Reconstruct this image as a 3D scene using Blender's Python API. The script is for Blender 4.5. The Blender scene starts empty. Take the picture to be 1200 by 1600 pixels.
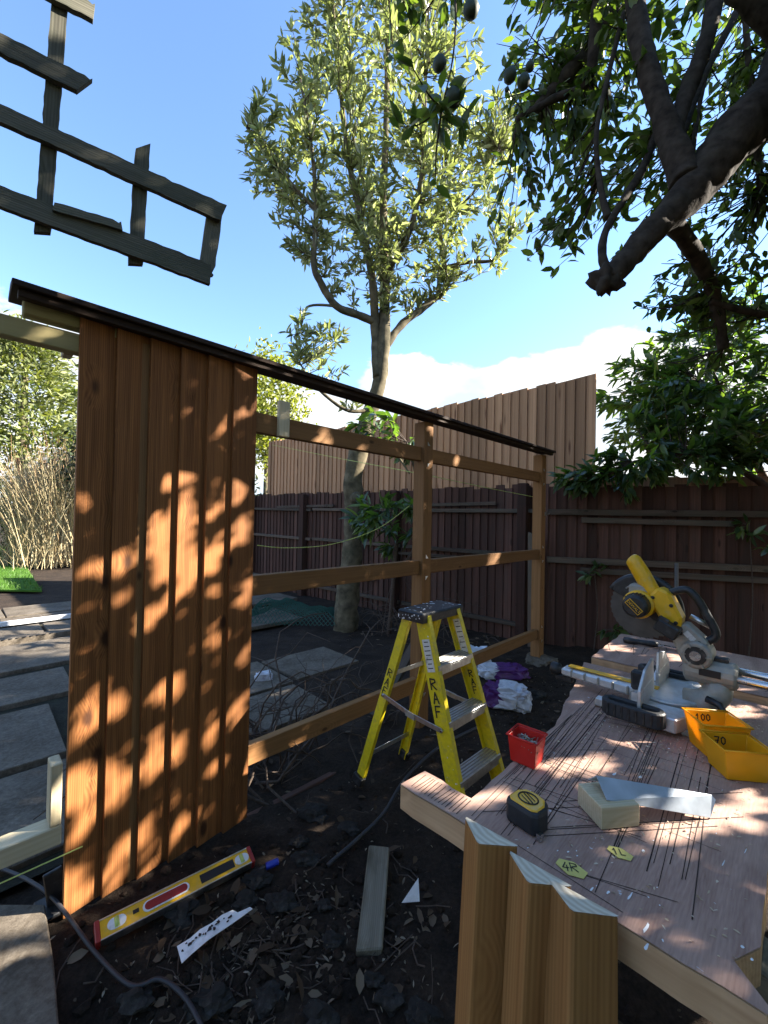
import bpy, bmesh, math, random
import numpy as np
from mathutils import Vector, Matrix, noise
random.seed(7); RNG = np.random.default_rng(11)
S = bpy.context.scene; COL = S.collection
# ------------------------------------------------------------------ camera, sky, sun, exposure
F = 650.0; CAM = np.array([0, 0, 1.293]); PIT = math.atan(9/650); RHO = .02      # focal length in photo pixels, eye height
_f = np.array([0, math.cos(PIT), math.sin(PIT)]); _u0 = np.array([0, -math.sin(PIT), math.cos(PIT)]); _r0 = np.array([1., 0, 0])
_r = math.cos(RHO)*_r0+math.sin(RHO)*_u0; _u = -math.sin(RHO)*_r0+math.cos(RHO)*_u0
cd = bpy.data.cameras.new('camera'); cam = bpy.data.objects.new('camera', cd); COL.objects.link(cam); S.camera = cam
cd.sensor_fit = 'HORIZONTAL'; cd.sensor_width = 36; cd.lens = 36*F/1200; cd.clip_start = .05; cd.clip_end = 1000
cam.matrix_world = Matrix(((_r[0], _u[0], -_f[0], CAM[0]), (_r[1], _u[1], -_f[1], CAM[1]), (_r[2], _u[2], -_f[2], CAM[2]), (0, 0, 0, 1)))
SUN_AZ = math.radians(82); SUN_EL = math.radians(30)
SD = np.array([math.sin(SUN_AZ)*math.cos(SUN_EL), math.cos(SUN_AZ)*math.cos(SUN_EL), math.sin(SUN_EL)])   # towards the sun
E1 = np.array([-math.cos(SUN_AZ), math.sin(SUN_AZ), 0]); E2 = np.cross(SD, E1)*-1
if E2[2] < 0: E2 = -E2
w = bpy.data.worlds.new('World'); S.world = w; w.use_nodes = True
SKY_STRENGTH = .088
def build_world():
    nt = w.node_tree; N = nt.nodes; L = nt.links; N.clear()
    out = N.new('ShaderNodeOutputWorld'); bg = N.new('ShaderNodeBackground'); bg.inputs[1].default_value = SKY_STRENGTH
    sky = N.new('ShaderNodeTexSky'); sky.sky_type = 'NISHITA'; sky.sun_disc = False
    sky.sun_elevation = SUN_EL; sky.sun_rotation = SUN_AZ; sky.air_density = 1.0; sky.dust_density = .15; sky.ozone_density = 4.0
    tc = N.new('ShaderNodeTexCoord'); mp = N.new('ShaderNodeMapping'); mp.inputs['Scale'].default_value = (1, 1, 2.0); mp.inputs['Location'].default_value = (.35, .1, .2)
    L.new(tc.outputs['Generated'], mp.inputs['Vector'])
    n1 = N.new('ShaderNodeTexNoise'); n1.inputs['Scale'].default_value = 2.6; n1.inputs['Detail'].default_value = 9; n1.inputs['Roughness'].default_value = .55
    L.new(mp.outputs[0], n1.inputs['Vector'])
    sep = N.new('ShaderNodeSeparateXYZ'); L.new(tc.outputs['Generated'], sep.inputs[0])
    a = N.new('ShaderNodeMath'); a.operation = 'SUBTRACT'; a.inputs[0].default_value = .395; L.new(sep.outputs['Z'], a.inputs[1])
    b = N.new('ShaderNodeMath'); b.operation = 'MULTIPLY_ADD'; L.new(a.outputs[0], b.inputs[0]); b.inputs[1].default_value = 2.3; L.new(n1.outputs['Fac'], b.inputs[2])
    ss = N.new('ShaderNodeMapRange'); ss.interpolation_type = 'SMOOTHSTEP'; L.new(b.outputs[0], ss.inputs[0])
    ss.inputs['From Min'].default_value = .60; ss.inputs['From Max'].default_value = .645
    n2 = N.new('ShaderNodeTexNoise'); n2.inputs['Scale'].default_value = 5; n2.inputs['Detail'].default_value = 5; L.new(mp.outputs[0], n2.inputs['Vector'])
    cr = N.new('ShaderNodeValToRGB'); cr.color_ramp.elements[0].position = .35; cr.color_ramp.elements[1].position = .62
    cr.color_ramp.elements[0].color = (.62, .76, .92, 1); cr.color_ramp.elements[1].color = (1, 1, 1, 1); L.new(n2.outputs['Fac'], cr.inputs[0])
    cs = N.new('ShaderNodeVectorMath'); cs.operation = 'SCALE'; cs.inputs['Scale'].default_value = 3.1; L.new(cr.outputs[0], cs.inputs[0])
    mx = N.new('ShaderNodeMixRGB'); L.new(ss.outputs[0], mx.inputs[0]); L.new(sky.outputs[0], mx.inputs[1]); L.new(cs.outputs[0], mx.inputs[2])
    L.new(mx.outputs[0], bg.inputs[0]); L.new(bg.outputs[0], out.inputs[0])
build_world()
sl = bpy.data.lights.new('sun', 'SUN'); sl.energy = 5.0; sl.angle = math.radians(.53); sl.color = (1, .93, .82)
so = bpy.data.objects.new('sun', sl); COL.objects.link(so); so.rotation_euler = Vector(SD).to_track_quat('Z', 'Y').to_euler(); so.location = (8, 3, 8)
vs = S.view_settings; vs.view_transform = 'Standard'; vs.look = 'None'; vs.gamma = 1; vs.use_curve_mapping = False; vs.exposure = 2.42
# ------------------------------------------------------------------ helpers
def ray(x, y): return _f+(x-600)/F*_r-(y-800)/F*_u
def at(x, y, Y): d = ray(x, y); return CAM+d*(Y/d[1])
def gnd(x, y, z=0): d = ray(x, y); return CAM+d*((z-CAM[2])/d[2])
def onp(x, y, n, c): d = ray(x, y); return CAM+d*((c-n@CAM)/(n@d))
def proj(p): q = np.asarray(p)-CAM; return 600+F*(q@_r)/(q@_f), 800-F*(q@_u)/(q@_f)
def vec(*a): return np.array(a, float)
def unit(a): a = np.asarray(a, float); return a/np.linalg.norm(a)
U = unit([.702, .712, 0]); V = vec(U[1], -U[0], 0); ZZ = vec(0, 0, 1)      # fence line, its normal towards the camera
VA = -1.645
def A(s, z, off=0): return U*s+V*(VA+off)+ZZ*z
def tag(o, label=None, cat=None, group=None, kind=None):
    if label: o['label'] = label
    if cat: o['category'] = cat
    if group: o['group'] = group
    if kind: o['kind'] = kind
    return o
def root(name, label, cat, loc, group=None):
    o = bpy.data.objects.new(name, None); COL.objects.link(o); o.location = [float(c) for c in loc]; o.empty_display_size = .05
    return tag(o, label, cat, group)
def link(o, parent=None, M=None):
    COL.objects.link(o)
    if M is not None: o.matrix_basis = M
    if parent is not None:
        o.parent = parent
        chain = Matrix.Identity(4); p = parent; ms = []
        while p is not None:
            ms.append(p.matrix_parent_inverse @ Matrix.LocRotScale(p.location, p.rotation_euler, p.scale)); p = p.parent
        for m in reversed(ms): chain = chain @ m
        o.matrix_parent_inverse = chain.inverted()
    return o
def mesh(name, vs_, fs, mat, smooth=False):
    me = bpy.data.meshes.new(name); me.from_pydata([tuple(map(float, v)) for v in vs_], [], fs); me.materials.append(mat)
    if smooth: me.polygons.foreach_set('use_smooth', [True]*len(me.polygons))
    me.update(); return me
def obj(name, vs_, fs, mat, parent=None, M=None, smooth=False, kind=None, bev=0):
    o = bpy.data.objects.new(name, mesh(name, vs_, fs, mat, smooth)); link(o, parent, M)
    if kind: o['kind'] = kind
    if bev: bevel(o, bev)
    return o
def bevel(o, wd, seg=1):
    m = o.modifiers.new('bevel', 'BEVEL'); m.width = wd; m.segments = seg; m.limit_method = 'ANGLE'; m.angle_limit = .6
def frame(a, b, up):
    a = np.asarray(a, float); b = np.asarray(b, float); x = unit(b-a); z = np.asarray(up, float); z = unit(z-x*(z@x)); y = np.cross(z, x); m = (a+b)/2
    return Matrix(((x[0], y[0], z[0], m[0]), (x[1], y[1], z[1], m[1]), (x[2], y[2], z[2], m[2]), (0, 0, 0, 1))), float(np.linalg.norm(b-a))
def prism_geo(prof, Lg, skew=0, rough=0):
    n = len(prof); vs_ = []; fs = []
    for i, x in enumerate((-Lg/2, Lg/2)):
        for (y, z) in prof: vs_.append((x+(skew*y if i else 0)+(random.uniform(-rough, rough) if rough else 0), y, z))
    for i in range(n): j = (i+1) % n; fs.append((i, j, n+j, n+i))
    fs.append(tuple(range(n-1, -1, -1))); fs.append(tuple(range(n, 2*n)))
    return vs_, fs
def prism(name, prof, a, b, mat, parent=None, up=ZZ, skew=0, bev=0, rough=0, kind=None):
    M, Lg = frame(a, b, up); v_, f_ = prism_geo(prof, Lg, skew, rough)
    return obj(name, v_, f_, mat, parent, M, bev=bev, kind=kind)
def rect(wd, h): return [(-wd/2, -h/2), (wd/2, -h/2), (wd/2, h/2), (-wd/2, h/2)]
def beam(name, a, b, wd, h, mat, parent=None, up=ZZ, skew=0, bev=.003, rough=0): return prism(name, rect(wd, h), a, b, mat, parent, up, skew, bev, rough)
class MB:
    def __init__(s): s.v = []; s.f = []
    def add(s, vs_, fs): o = len(s.v); s.v += [tuple(map(float, q)) for q in vs_]; s.f += [tuple(i+o for i in q) for q in fs]; return s
    def box(s, c, ax, ay, az):
        c, ax, ay, az = [np.asarray(q, float) for q in (c, ax, ay, az)]
        vs_ = [c+i*ax+j*ay+k*az for k in (-.5, .5) for j in (-.5, .5) for i in (-.5, .5)]
        return s.add(vs_, [(0, 2, 3, 1), (4, 5, 7, 6), (0, 1, 5, 4), (2, 6, 7, 3), (0, 4, 6, 2), (1, 3, 7, 5)])
    def bar(s, prof, a, b, up=ZZ):
        M, Lg = frame(a, b, up); v_, f_ = prism_geo(prof, Lg); return s.add([M @ Vector(q) for q in v_], f_)
    def tube(s, path, rad, n=8, cap=True):
        P = [np.asarray(p, float) for p in path]; k = len(P)
        if np.isscalar(rad): rad = [rad]*k
        vs_ = []; fs = []; ref = None
        for i in range(k):
            t = unit(P[min(i+1, k-1)]-P[max(i-1, 0)]+1e-9)
            if ref is None: ref = np.cross(t, [0, 0, 1]) if abs(t[2]) < .9 else np.cross(t, [1, 0, 0])
            ref = unit(ref-t*(ref@t)); b2 = np.cross(t, ref)
            for j in range(n): a_ = 2*math.pi*j/n; vs_.append(P[i]+rad[i]*(math.cos(a_)*ref+math.sin(a_)*b2))
        for i in range(k-1):
            for j in range(n): q = (j+1) % n; fs.append((i*n+j, i*n+q, (i+1)*n+q, (i+1)*n+j))
        if cap: fs.append(tuple(range(n-1, -1, -1))); fs.append(tuple((k-1)*n+j for j in range(n)))
        return s.add(vs_, fs)
    def plate(s, pts, nrm, th):
        """closed outline extruded by th along nrm"""
        n = len(pts); nrm = np.asarray(nrm, float); a = [np.asarray(p, float) for p in pts]; b = [p+nrm*th for p in a]
        return s.add(a+b, [tuple(range(n)), tuple(range(2*n-1, n-1, -1))]+[(i, n+i, n+(i+1) % n, (i+1) % n) for i in range(n)])
    def lathe(s, c, axis, prof, n=20):
        axis = unit(axis); r1 = unit(np.cross(axis, [.3, .2, .9])); r2 = np.cross(axis, r1); k = len(prof); vs_ = []; fs = []
        for (rr, h) in prof:
            for j in range(n): a_ = 2*math.pi*j/n; vs_.append(np.asarray(c)+axis*h+rr*(math.cos(a_)*r1+math.sin(a_)*r2))
        for i in range(k-1):
            for j in range(n): q = (j+1) % n; fs.append((i*n+j, i*n+q, (i+1)*n+q, (i+1)*n+j))
        fs.append(tuple(range(n-1, -1, -1))); fs.append(tuple((k-1)*n+j for j in range(n)))
        return s.add(vs_, fs)
    def build(s, name, mat, parent=None, smooth=False, kind=None, bev=0, origin=None):
        if origin is None and len(s.v): origin = np.array(s.v).mean(0)
        vs_ = np.array(s.v)-origin
        return obj(name, vs_, s.f, mat, parent, Matrix.Translation([float(c) for c in origin]), smooth, kind, bev)
def smooth_path(P, k=4):
    P = [np.asarray(p, float) for p in P]; out = []
    for i in range(len(P)-1):
        p0 = P[max(i-1, 0)]; p1 = P[i]; p2 = P[i+1]; p3 = P[min(i+2, len(P)-1)]
        for j in range(k):
            t = j/k; out.append(.5*((2*p1)+(-p0+p2)*t+(2*p0-5*p1+4*p2-p3)*t*t+(-p0+3*p1-3*p2+p3)*t**3))
    out.append(P[-1]); return out
def lerp_list(R, k):
    out = []
    for i in range(len(R)-1):
        for j in range(k): out.append(R[i]+(R[i+1]-R[i])*j/k)
    return out+[R[-1]]
GLYPH = {'R': [[(0, 0), (0, 1)], [(0, 1), (.55, .92), (.6, .68), (.05, .5)], [(.1, .5), (.6, 0)]], 'A': [[(0, 0), (.32, 1), (.62, 0)], [(.1, .38), (.52, .4)]],
         'F': [[(0, 0), (.04, 1), (.6, 1.0)], [(.03, .52), (.48, .55)]], '1': [[(.08, .7), (.3, 1), (.3, 0)]], '4': [[(.4, 1), (.02, .35), (.6, .38)], [(.45, .65), (.42, -.05)]],
         'L': [[(.1, 1), (.1, .05), (.55, .02)]], '7': [[(0, 1), (.55, .98), (.25, 0)], [(.1, .5), (.5, .52)]], '0': [[(.3, 1), (.06, .75), (.08, .25), (.3, 0), (.55, .25), (.56, .75), (.3, 1)]]}
def strokes(name, text, org, xa, ya, nrm, size, wd, mat, parent, adv=.8, vert=False):
    """hand-written marker letters: flat ribbons a hair above the surface"""
    mb = MB(); xa = unit(xa); ya = unit(ya); nrm = unit(nrm); cur = 0
    for ch in text:
        for st in GLYPH.get(ch, []):
            q = [np.asarray(org)+xa*(px_*size+(0 if vert else cur))+ya*(py_*size-(cur if vert else 0)) for px_, py_ in st]
            for i in range(len(q)-1):
                d = unit(q[i+1]-q[i]); sd = np.cross(nrm, d)*wd/2; a_ = q[i]-d*wd*.3; b_ = q[i+1]+d*wd*.3
                mb.add([a_-sd+nrm*.0008, b_-sd+nrm*.0008, b_+sd+nrm*.0008, a_+sd+nrm*.0008], [(0, 1, 2, 3)])
        cur += adv*size
    return mb.build(name, mat, parent)
# ------------------------------------------------------------------ materials
MATS = {}
def newmat(name):
    m = bpy.data.materials.new(name); m.use_nodes = True; nt = m.node_tree; nt.nodes.clear()
    o = nt.nodes.new('ShaderNodeOutputMaterial'); p = nt.nodes.new('ShaderNodeBsdfPrincipled'); nt.links.new(p.outputs[0], o.inputs[0]); return m, nt, p, o
def plain(name, col, rough=.5, metal=0, var=.15, scale=40, bump=.1, spec=.5, dirt=None, dirt_amt=.5, tr=0):
    m, nt, p, o = newmat(name); N = nt.nodes; L = nt.links
    tc = N.new('ShaderNodeTexCoord'); n = N.new('ShaderNodeTexNoise'); n.inputs['Scale'].default_value = scale; n.inputs['Detail'].default_value = 6; L.new(tc.outputs['Object'], n.inputs['Vector'])
    cr = N.new('ShaderNodeValToRGB'); cr.color_ramp.elements[0].position = .3; cr.color_ramp.elements[1].position = .7
    cr.color_ramp.elements[0].color = (*[c*(1-var) for c in col], 1); cr.color_ramp.elements[1].color = (*[min(1, c*(1+var)) for c in col], 1); L.new(n.outputs['Fac'], cr.inputs[0])
    last = cr.outputs[0]
    if dirt:
        n2 = N.new('ShaderNodeTexNoise'); n2.inputs['Scale'].default_value = scale*.35; n2.inputs['Detail'].default_value = 10; n2.inputs['Roughness'].default_value = .7; L.new(tc.outputs['Object'], n2.inputs['Vector'])
        r2 = N.new('ShaderNodeMapRange'); r2.inputs[1].default_value = .52; r2.inputs[2].default_value = .66; r2.inputs[4].default_value = dirt_amt; L.new(n2.outputs['Fac'], r2.inputs[0])
        mx = N.new('ShaderNodeMixRGB'); mx.inputs[2].default_value = (*dirt, 1); L.new(r2.outputs[0], mx.inputs[0]); L.new(last, mx.inputs[1]); last = mx.outputs[0]
    L.new(last, p.inputs['Base Color']); p.inputs['Metallic'].default_value = metal; p.inputs['Specular IOR Level'].default_value = spec
    rr = N.new('ShaderNodeMapRange'); rr.inputs[3].default_value = max(.03, rough-.12); rr.inputs[4].default_value = min(1, rough+.12); L.new(n.outputs['Fac'], rr.inputs[0]); L.new(rr.outputs[0], p.inputs['Roughness'])
    if bump:
        b = N.new('ShaderNodeBump'); b.inputs['Strength'].default_value = bump; b.inputs['Distance'].default_value = .004; L.new(n.outputs['Fac'], b.inputs['Height']); L.new(b.outputs[0], p.inputs['Normal'])
    if tr:
        t = N.new('ShaderNodeBsdfTranslucent'); t.inputs[0].default_value = (*col, 1); ms = N.new('ShaderNodeMixShader'); ms.inputs[0].default_value = tr
        L.new(p.outputs[0], ms.inputs[1]); L.new(t.outputs[0], ms.inputs[2]); L.new(ms.outputs[0], o.inputs[0])
    MATS[name] = m; return m
def wood(name, dark, light, knot, rough=.75, vary=.35, knots=.09, stain=None, stain_amt=.6, grain=1.0, bump=.35):
    m, nt, p, o = newmat(name); N = nt.nodes; L = nt.links
    tc = N.new('ShaderNodeTexCoord'); oi = N.new('ShaderNodeObjectInfo'); mu = N.new('ShaderNodeMath'); mu.operation = 'MULTIPLY'; mu.inputs[1].default_value = 53.7; L.new(oi.outputs['Random'], mu.inputs[0])
    ad = N.new('ShaderNodeVectorMath'); ad.operation = 'ADD'; L.new(tc.outputs['Object'], ad.inputs[0]); L.new(mu.outputs[0], ad.inputs[1])
    def mapped(sc):
        k = N.new('ShaderNodeMapping'); k.inputs['Scale'].default_value = sc; L.new(ad.outputs[0], k.inputs['Vector']); return k.outputs[0]
    # knots first: they also bend the grain
    vo = N.new('ShaderNodeTexVoronoi'); vo.inputs['Scale'].default_value = 1; L.new(mapped((4.2, 8.5, 8.5)), vo.inputs['Vector'])
    bend = N.new('ShaderNodeMapRange'); bend.inputs[1].default_value = .05; bend.inputs[2].default_value = .35; bend.inputs[3].default_value = .5; bend.inputs[4].default_value = 0; L.new(vo.outputs['Distance'], bend.inputs[0])
    ad2 = N.new('ShaderNodeVectorMath'); ad2.operation = 'ADD'; L.new(mapped((.55*grain, 22*grain, 22*grain)), ad2.inputs[0]); L.new(bend.outputs[0], ad2.inputs[1])
    n1 = N.new('ShaderNodeTexNoise'); n1.inputs['Scale'].default_value = 1.6; n1.inputs['Detail'].default_value = 4; n1.inputs['Distortion'].default_value = .8; L.new(ad2.outputs[0], n1.inputs['Vector'])
    wv = N.new('ShaderNodeTexWave'); wv.inputs['Scale'].default_value = 2.3; wv.inputs['Distortion'].default_value = 3.5; wv.inputs['Detail'].default_value = 3; wv.bands_direction = 'Y'; L.new(ad2.outputs[0], wv.inputs['Vector'])
    n2 = N.new('ShaderNodeTexNoise'); n2.inputs['Scale'].default_value = 1; n2.inputs['Detail'].default_value = 3; L.new(mapped((3.5, 130, 130)), n2.inputs['Vector'])
    m1 = N.new('ShaderNodeMixRGB'); m1.inputs[0].default_value = .22; L.new(n1.outputs['Fac'], m1.inputs[1]); L.new(wv.outputs['Fac'], m1.inputs[2])
    m2 = N.new('ShaderNodeMixRGB'); m2.inputs[0].default_value = .42; L.new(m1.outputs[0], m2.inputs[1]); L.new(n2.outputs['Fac'], m2.inputs[2])
    cr = N.new('ShaderNodeValToRGB'); cr.color_ramp.elements[0].position = .25; cr.color_ramp.elements[1].position = .72
    cr.color_ramp.elements[0].color = (*dark, 1); cr.color_ramp.elements[1].color = (*light, 1); L.new(m2.outputs[0], cr.inputs[0]); last = cr.outputs[0]
    kr = N.new('ShaderNodeMapRange'); kr.interpolation_type = 'SMOOTHSTEP'; kr.inputs[1].default_value = knots*.55; kr.inputs[2].default_value = knots*1.6+1e-4; kr.inputs[3].default_value = .9; kr.inputs[4].default_value = 0; L.new(vo.outputs['Distance'], kr.inputs[0])
    mk = N.new('ShaderNodeMixRGB'); mk.inputs[2].default_value = (*knot, 1); L.new(kr.outputs[0], mk.inputs[0]); L.new(last, mk.inputs[1]); last = mk.outputs[0]
    if stain:
        n3 = N.new('ShaderNodeTexNoise'); n3.inputs['Scale'].default_value = 1; n3.inputs['Detail'].default_value = 8; n3.inputs['Roughness'].default_value = .65; L.new(mapped((4, 12, 12)), n3.inputs['Vector'])
        r3 = N.new('ShaderNodeMapRange'); r3.inputs[1].default_value = .45; r3.inputs[2].default_value = .68; r3.inputs[4].default_value = stain_amt; L.new(n3.outputs['Fac'], r3.inputs[0])
        ms = N.new('ShaderNodeMixRGB'); ms.inputs[2].default_value = (*stain, 1); L.new(r3.outputs[0], ms.inputs[0]); L.new(last, ms.inputs[1]); last = ms.outputs[0]
    hs = N.new('ShaderNodeHueSaturation'); vr = N.new('ShaderNodeMapRange'); vr.inputs[3].default_value = 1-vary; vr.inputs[4].default_value = 1+vary*.8; L.new(oi.outputs['Random'], vr.inputs[0])
    L.new(vr.outputs[0], hs.inputs['Value']); L.new(last, hs.inputs['Color']); L.new(hs.outputs[0], p.inputs['Base Color'])
    p.inputs['Roughness'].default_value = rough; p.inputs['Specular IOR Level'].default_value = .25
    b = N.new('ShaderNodeBump'); b.inputs['Strength'].default_value = bump; b.inputs['Distance'].default_value = .002; L.new(m2.outputs[0], b.inputs['Height']); L.new(b.outputs[0], p.inputs['Normal'])
    MATS[name] = m; return m
def leafmat(name, c1, c2, c3, rough=.38, tr=.35, trc=None, spec=.5):
    m, nt, p, o = newmat(name); N = nt.nodes; L = nt.links
    ge = N.new('ShaderNodeNewGeometry'); cr = N.new('ShaderNodeValToRGB'); cr.color_ramp.elements[0].color = (*c1, 1); cr.color_ramp.elements[1].color = (*c3, 1)
    e = cr.color_ramp.elements.new(.55); e.color = (*c2, 1); L.new(ge.outputs['Random Per Island'], cr.inputs[0])
    L.new(cr.outputs[0], p.inputs['Base Color']); p.inputs['Roughness'].default_value = rough; p.inputs['Specular IOR Level'].default_value = spec
    t = N.new('ShaderNodeBsdfTranslucent')
    g = N.new('ShaderNodeMixRGB'); g.blend_type = 'MULTIPLY'; g.inputs[0].default_value = 1; g.inputs[2].default_value = (*(trc or (1.6, 1.7, .5)), 1); L.new(cr.outputs[0], g.inputs[1]); L.new(g.outputs[0], t.inputs[0])
    ms = N.new('ShaderNodeMixShader'); ms.inputs[0].default_value = tr; L.new(p.outputs[0], ms.inputs[1]); L.new(t.outputs[0], ms.inputs[2]); L.new(ms.outputs[0], o.inputs[0])
    MATS[name] = m; return m
def rough_ground(name, cols, scale=6, bump=1.0, fine=60, rough=.95, dist=.02):
    m, nt, p, o = newmat(name); N = nt.nodes; L = nt.links; tc = N.new('ShaderNodeTexCoord')
    n1 = N.new('ShaderNodeTexNoise'); n1.inputs['Scale'].default_value = scale; n1.inputs['Detail'].default_value = 12; n1.inputs['Roughness'].default_value = .7; L.new(tc.outputs['Object'], n1.inputs['Vector'])
    n2 = N.new('ShaderNodeTexNoise'); n2.inputs['Scale'].default_value = fine; n2.inputs['Detail'].default_value = 8; n2.inputs['Roughness'].default_value = .75; L.new(tc.outputs['Object'], n2.inputs['Vector'])
    mx = N.new('ShaderNodeMixRGB'); mx.inputs[0].default_value = .5; L.new(n1.outputs['Fac'], mx.inputs[1]); L.new(n2.outputs['Fac'], mx.inputs[2])
    cr = N.new('ShaderNodeValToRGB'); k = len(cols)
    while len(cr.color_ramp.elements) < k: cr.color_ramp.elements.new(.5)
    for i, c in enumerate(cols): cr.color_ramp.elements[i].position = .3+.42*i/(k-1); cr.color_ramp.elements[i].color = (*c, 1)
    L.new(mx.outputs[0], cr.inputs[0]); L.new(cr.outputs[0], p.inputs['Base Color']); p.inputs['Roughness'].default_value = rough; p.inputs['Specular IOR Level'].default_value = .2
    b = N.new('ShaderNodeBump'); b.inputs['Strength'].default_value = bump; b.inputs['Distance'].default_value = dist; L.new(mx.outputs[0], b.inputs['Height']); L.new(b.outputs[0], p.inputs['Normal'])
    MATS[name] = m; return m
W_NEW = wood('treated timber', (.082, .027, .0075), (.37, .148, .046), (.035, .013, .006), vary=.24, knots=.115)
W_RAIL = wood('treated rail', (.16, .075, .026), (.30, .15, .058), (.06, .025, .01), vary=.2, knots=.07)
W_DARKF = wood('old dark fence', (.042, .019, .014), (.14, .070, .052), (.024, .012, .009), vary=.45, stain=(.062, .045, .036), stain_amt=.6, rough=.85)
W_DRAIL = wood('old fence rail', (.05, .036, .026), (.15, .11, .085), (.03, .02, .015), vary=.35, stain=(.08, .085, .065), stain_amt=.7, rough=.9)
W_TALL = wood('larch boards', (.31, .15, .075), (.60, .36, .205), (.12, .045, .022), vary=.28, knots=.12)
W_PALE = wood('pale new timber', (.46, .37, .22), (.66, .56, .38), (.30, .20, .10), vary=.12, knots=.05)
W_GREEN = wood('green treated timber', (.30, .25, .11), (.46, .38, .19), (.18, .11, .05), vary=.12, knots=.06)
W_OLD = wood('weathered lattice', (.045, .042, .032), (.15, .14, .105), (.02, .02, .016), vary=.3, knots=.03, stain=(.045, .055, .035), stain_amt=.6, rough=.95, bump=.8)
W_SCRAP = wood('weathered scrap timber', (.13, .115, .085), (.27, .24, .18), (.07, .055, .04), vary=.15, stain=(.06, .055, .035), stain_amt=.8, rough=.95, bump=.8)
W_ARRIS = wood('arris rail timber', (.20, .085, .024), (.38, .19, .062), (.10, .035, .014), vary=.14, knots=.07)
W_CAP = wood('dark capping timber', (.020, .011, .007), (.050, .028, .017), (.012, .007, .005), vary=.1, knots=.04)
W_EDGE = wood('plywood edge', (.42, .25, .13), (.66, .43, .25), (.25, .14, .08), vary=.05, knots=.0)
M_SOIL = rough_ground('dark soil', [(.008, .0058, .0042), (.020, .014, .010), (.048, .033, .023), (.13, .093, .066)], 5, 1.0, 70)
M_CONC = rough_ground('weathered concrete', [(.045, .034, .024), (.095, .076, .056), (.17, .142, .11), (.32, .275, .22)], 4, .9, 60, .9, .006)
M_SLAB = rough_ground('dirty paving', [(.035, .026, .018), (.085, .068, .050), (.16, .135, .105), (.32, .285, .235)], 3.0, .9, 45, .85, .006)
M_MOSS = rough_ground('moss', [(.015, .014, .010), (.035, .032, .022), (.07, .07, .035)], 9, 1, 80)
M_GRASS = rough_ground('lawn turf', [(.035, .085, .008), (.06, .14, .014), (.09, .19, .025)], 7, 1, 120)
M_STONE = rough_ground('rubble stone', [(.010, .009, .008), (.030, .027, .024), (.085, .08, .072)], 9, .8, 60, .9, .008)
M_BLADE = leafmat('grass blades', (.04, .095, .009), (.065, .15, .016), (.10, .20, .032), .5, .3)
M_LITTER = leafmat('dead leaves', (.045, .028, .016), (.10, .066, .04), (.20, .15, .10), .7, .1, (1, 1, 1), .2)
M_CHIP = leafmat('wood chips', (.06, .045, .03), (.16, .12, .08), (.32, .27, .20), .8, .0, (1, 1, 1), .2)
M_DUST = leafmat('sawdust', (.30, .21, .13), (.48, .36, .24), (.68, .56, .42), .9, .0, (1, 1, 1), .1)
M_TWIG = plain('twig bark', (.075, .052, .038), .85, var=.4, scale=60, bump=.3)
M_BARK = plain('smooth grey bark', (.125, .105, .068), .9, var=.5, scale=11, bump=1.0, spec=.1, dirt=(.05, .05, .03), dirt_amt=.8)
M_BARKD = plain('dark bark', (.046, .036, .028), .95, var=.5, scale=26, bump=1.0, spec=.08, dirt=(.055, .05, .036), dirt_amt=.5)
M_LEAF_T = leafmat('olive evergreen leaf', (.12, .14, .065), (.25, .265, .145), (.48, .49, .35), .30, .38, (1.3, 1.45, .6), .6)
M_LEAF_N = leafmat('dark evergreen leaf', (.034, .054, .020), (.065, .092, .034), (.14, .17, .065), .36, .32, (2.2, 2.6, .5), .5)
M_LEAF_R = leafmat('laurel leaf', (.035, .062, .028), (.06, .10, .042), (.13, .18, .065), .28, .38, (2.4, 2.8, .5), .6)
M_LEAF_C = leafmat('conifer spray', (.07, .095, .03), (.15, .175, .06), (.28, .29, .12), .6, .25)
M_LEAF_Y = leafmat('yellow green leaf', (.10, .12, .02), (.20, .22, .04), (.32, .33, .08), .5, .4)
M_LEAF_H = leafmat('hedge leaf', (.012, .022, .008), (.025, .04, .014), (.045, .065, .022), .5, .2)
M_STEM = leafmat('pale winter stems', (.30, .22, .12), (.48, .39, .22), (.60, .52, .33), .8, .1, (1, 1, 1), .2)
M_STEMR = leafmat('reddish winter stems', (.22, .10, .055), (.36, .20, .11), (.46, .30, .17), .8, .1, (1, 1, 1), .2)
M_YEL = plain('yellow fibreglass', (.74, .57, .012), .45, var=.10, scale=60, bump=.08, dirt=(.40, .32, .10), dirt_amt=.6)
M_TOOLY = plain('tool yellow plastic', (.80, .43, .010), .36, var=.08, scale=50, bump=.05, dirt=(.50, .36, .16), dirt_amt=.55)
M_TUBY = plain('yellow tub plastic', (.86, .47, .012), .42, var=.05, scale=40, bump=.03, tr=.35)
M_RED = plain('red tub plastic', (.62, .025, .018), .4, var=.06, scale=40, bump=.03, tr=.12)
M_BLACK = plain('black plastic', (.016, .016, .017), .45, var=.3, scale=60, bump=.1, dirt=(.10, .095, .09), dirt_amt=.45)
M_RUB = plain('black rubber', (.02, .022, .026), .6, var=.3, scale=60, bump=.1)
M_ALU = plain('aluminium', (.62, .62, .62), .38, 1, var=.12, scale=60, bump=.05, dirt=(.25, .24, .22), dirt_amt=.4)
M_CAST = plain('grey cast metal', (.33, .31, .27), .55, .3, var=.12, scale=70, bump=.12, dirt=(.45, .38, .27), dirt_amt=.5)
M_CASTL = plain('light cast aluminium', (.62, .63, .64), .42, .55, var=.1, scale=60, bump=.06, dirt=(.42, .36, .28), dirt_amt=.5)
M_STEEL = plain('steel', (.55, .55, .55), .25, 1, var=.1, scale=50, bump=.03)
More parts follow.
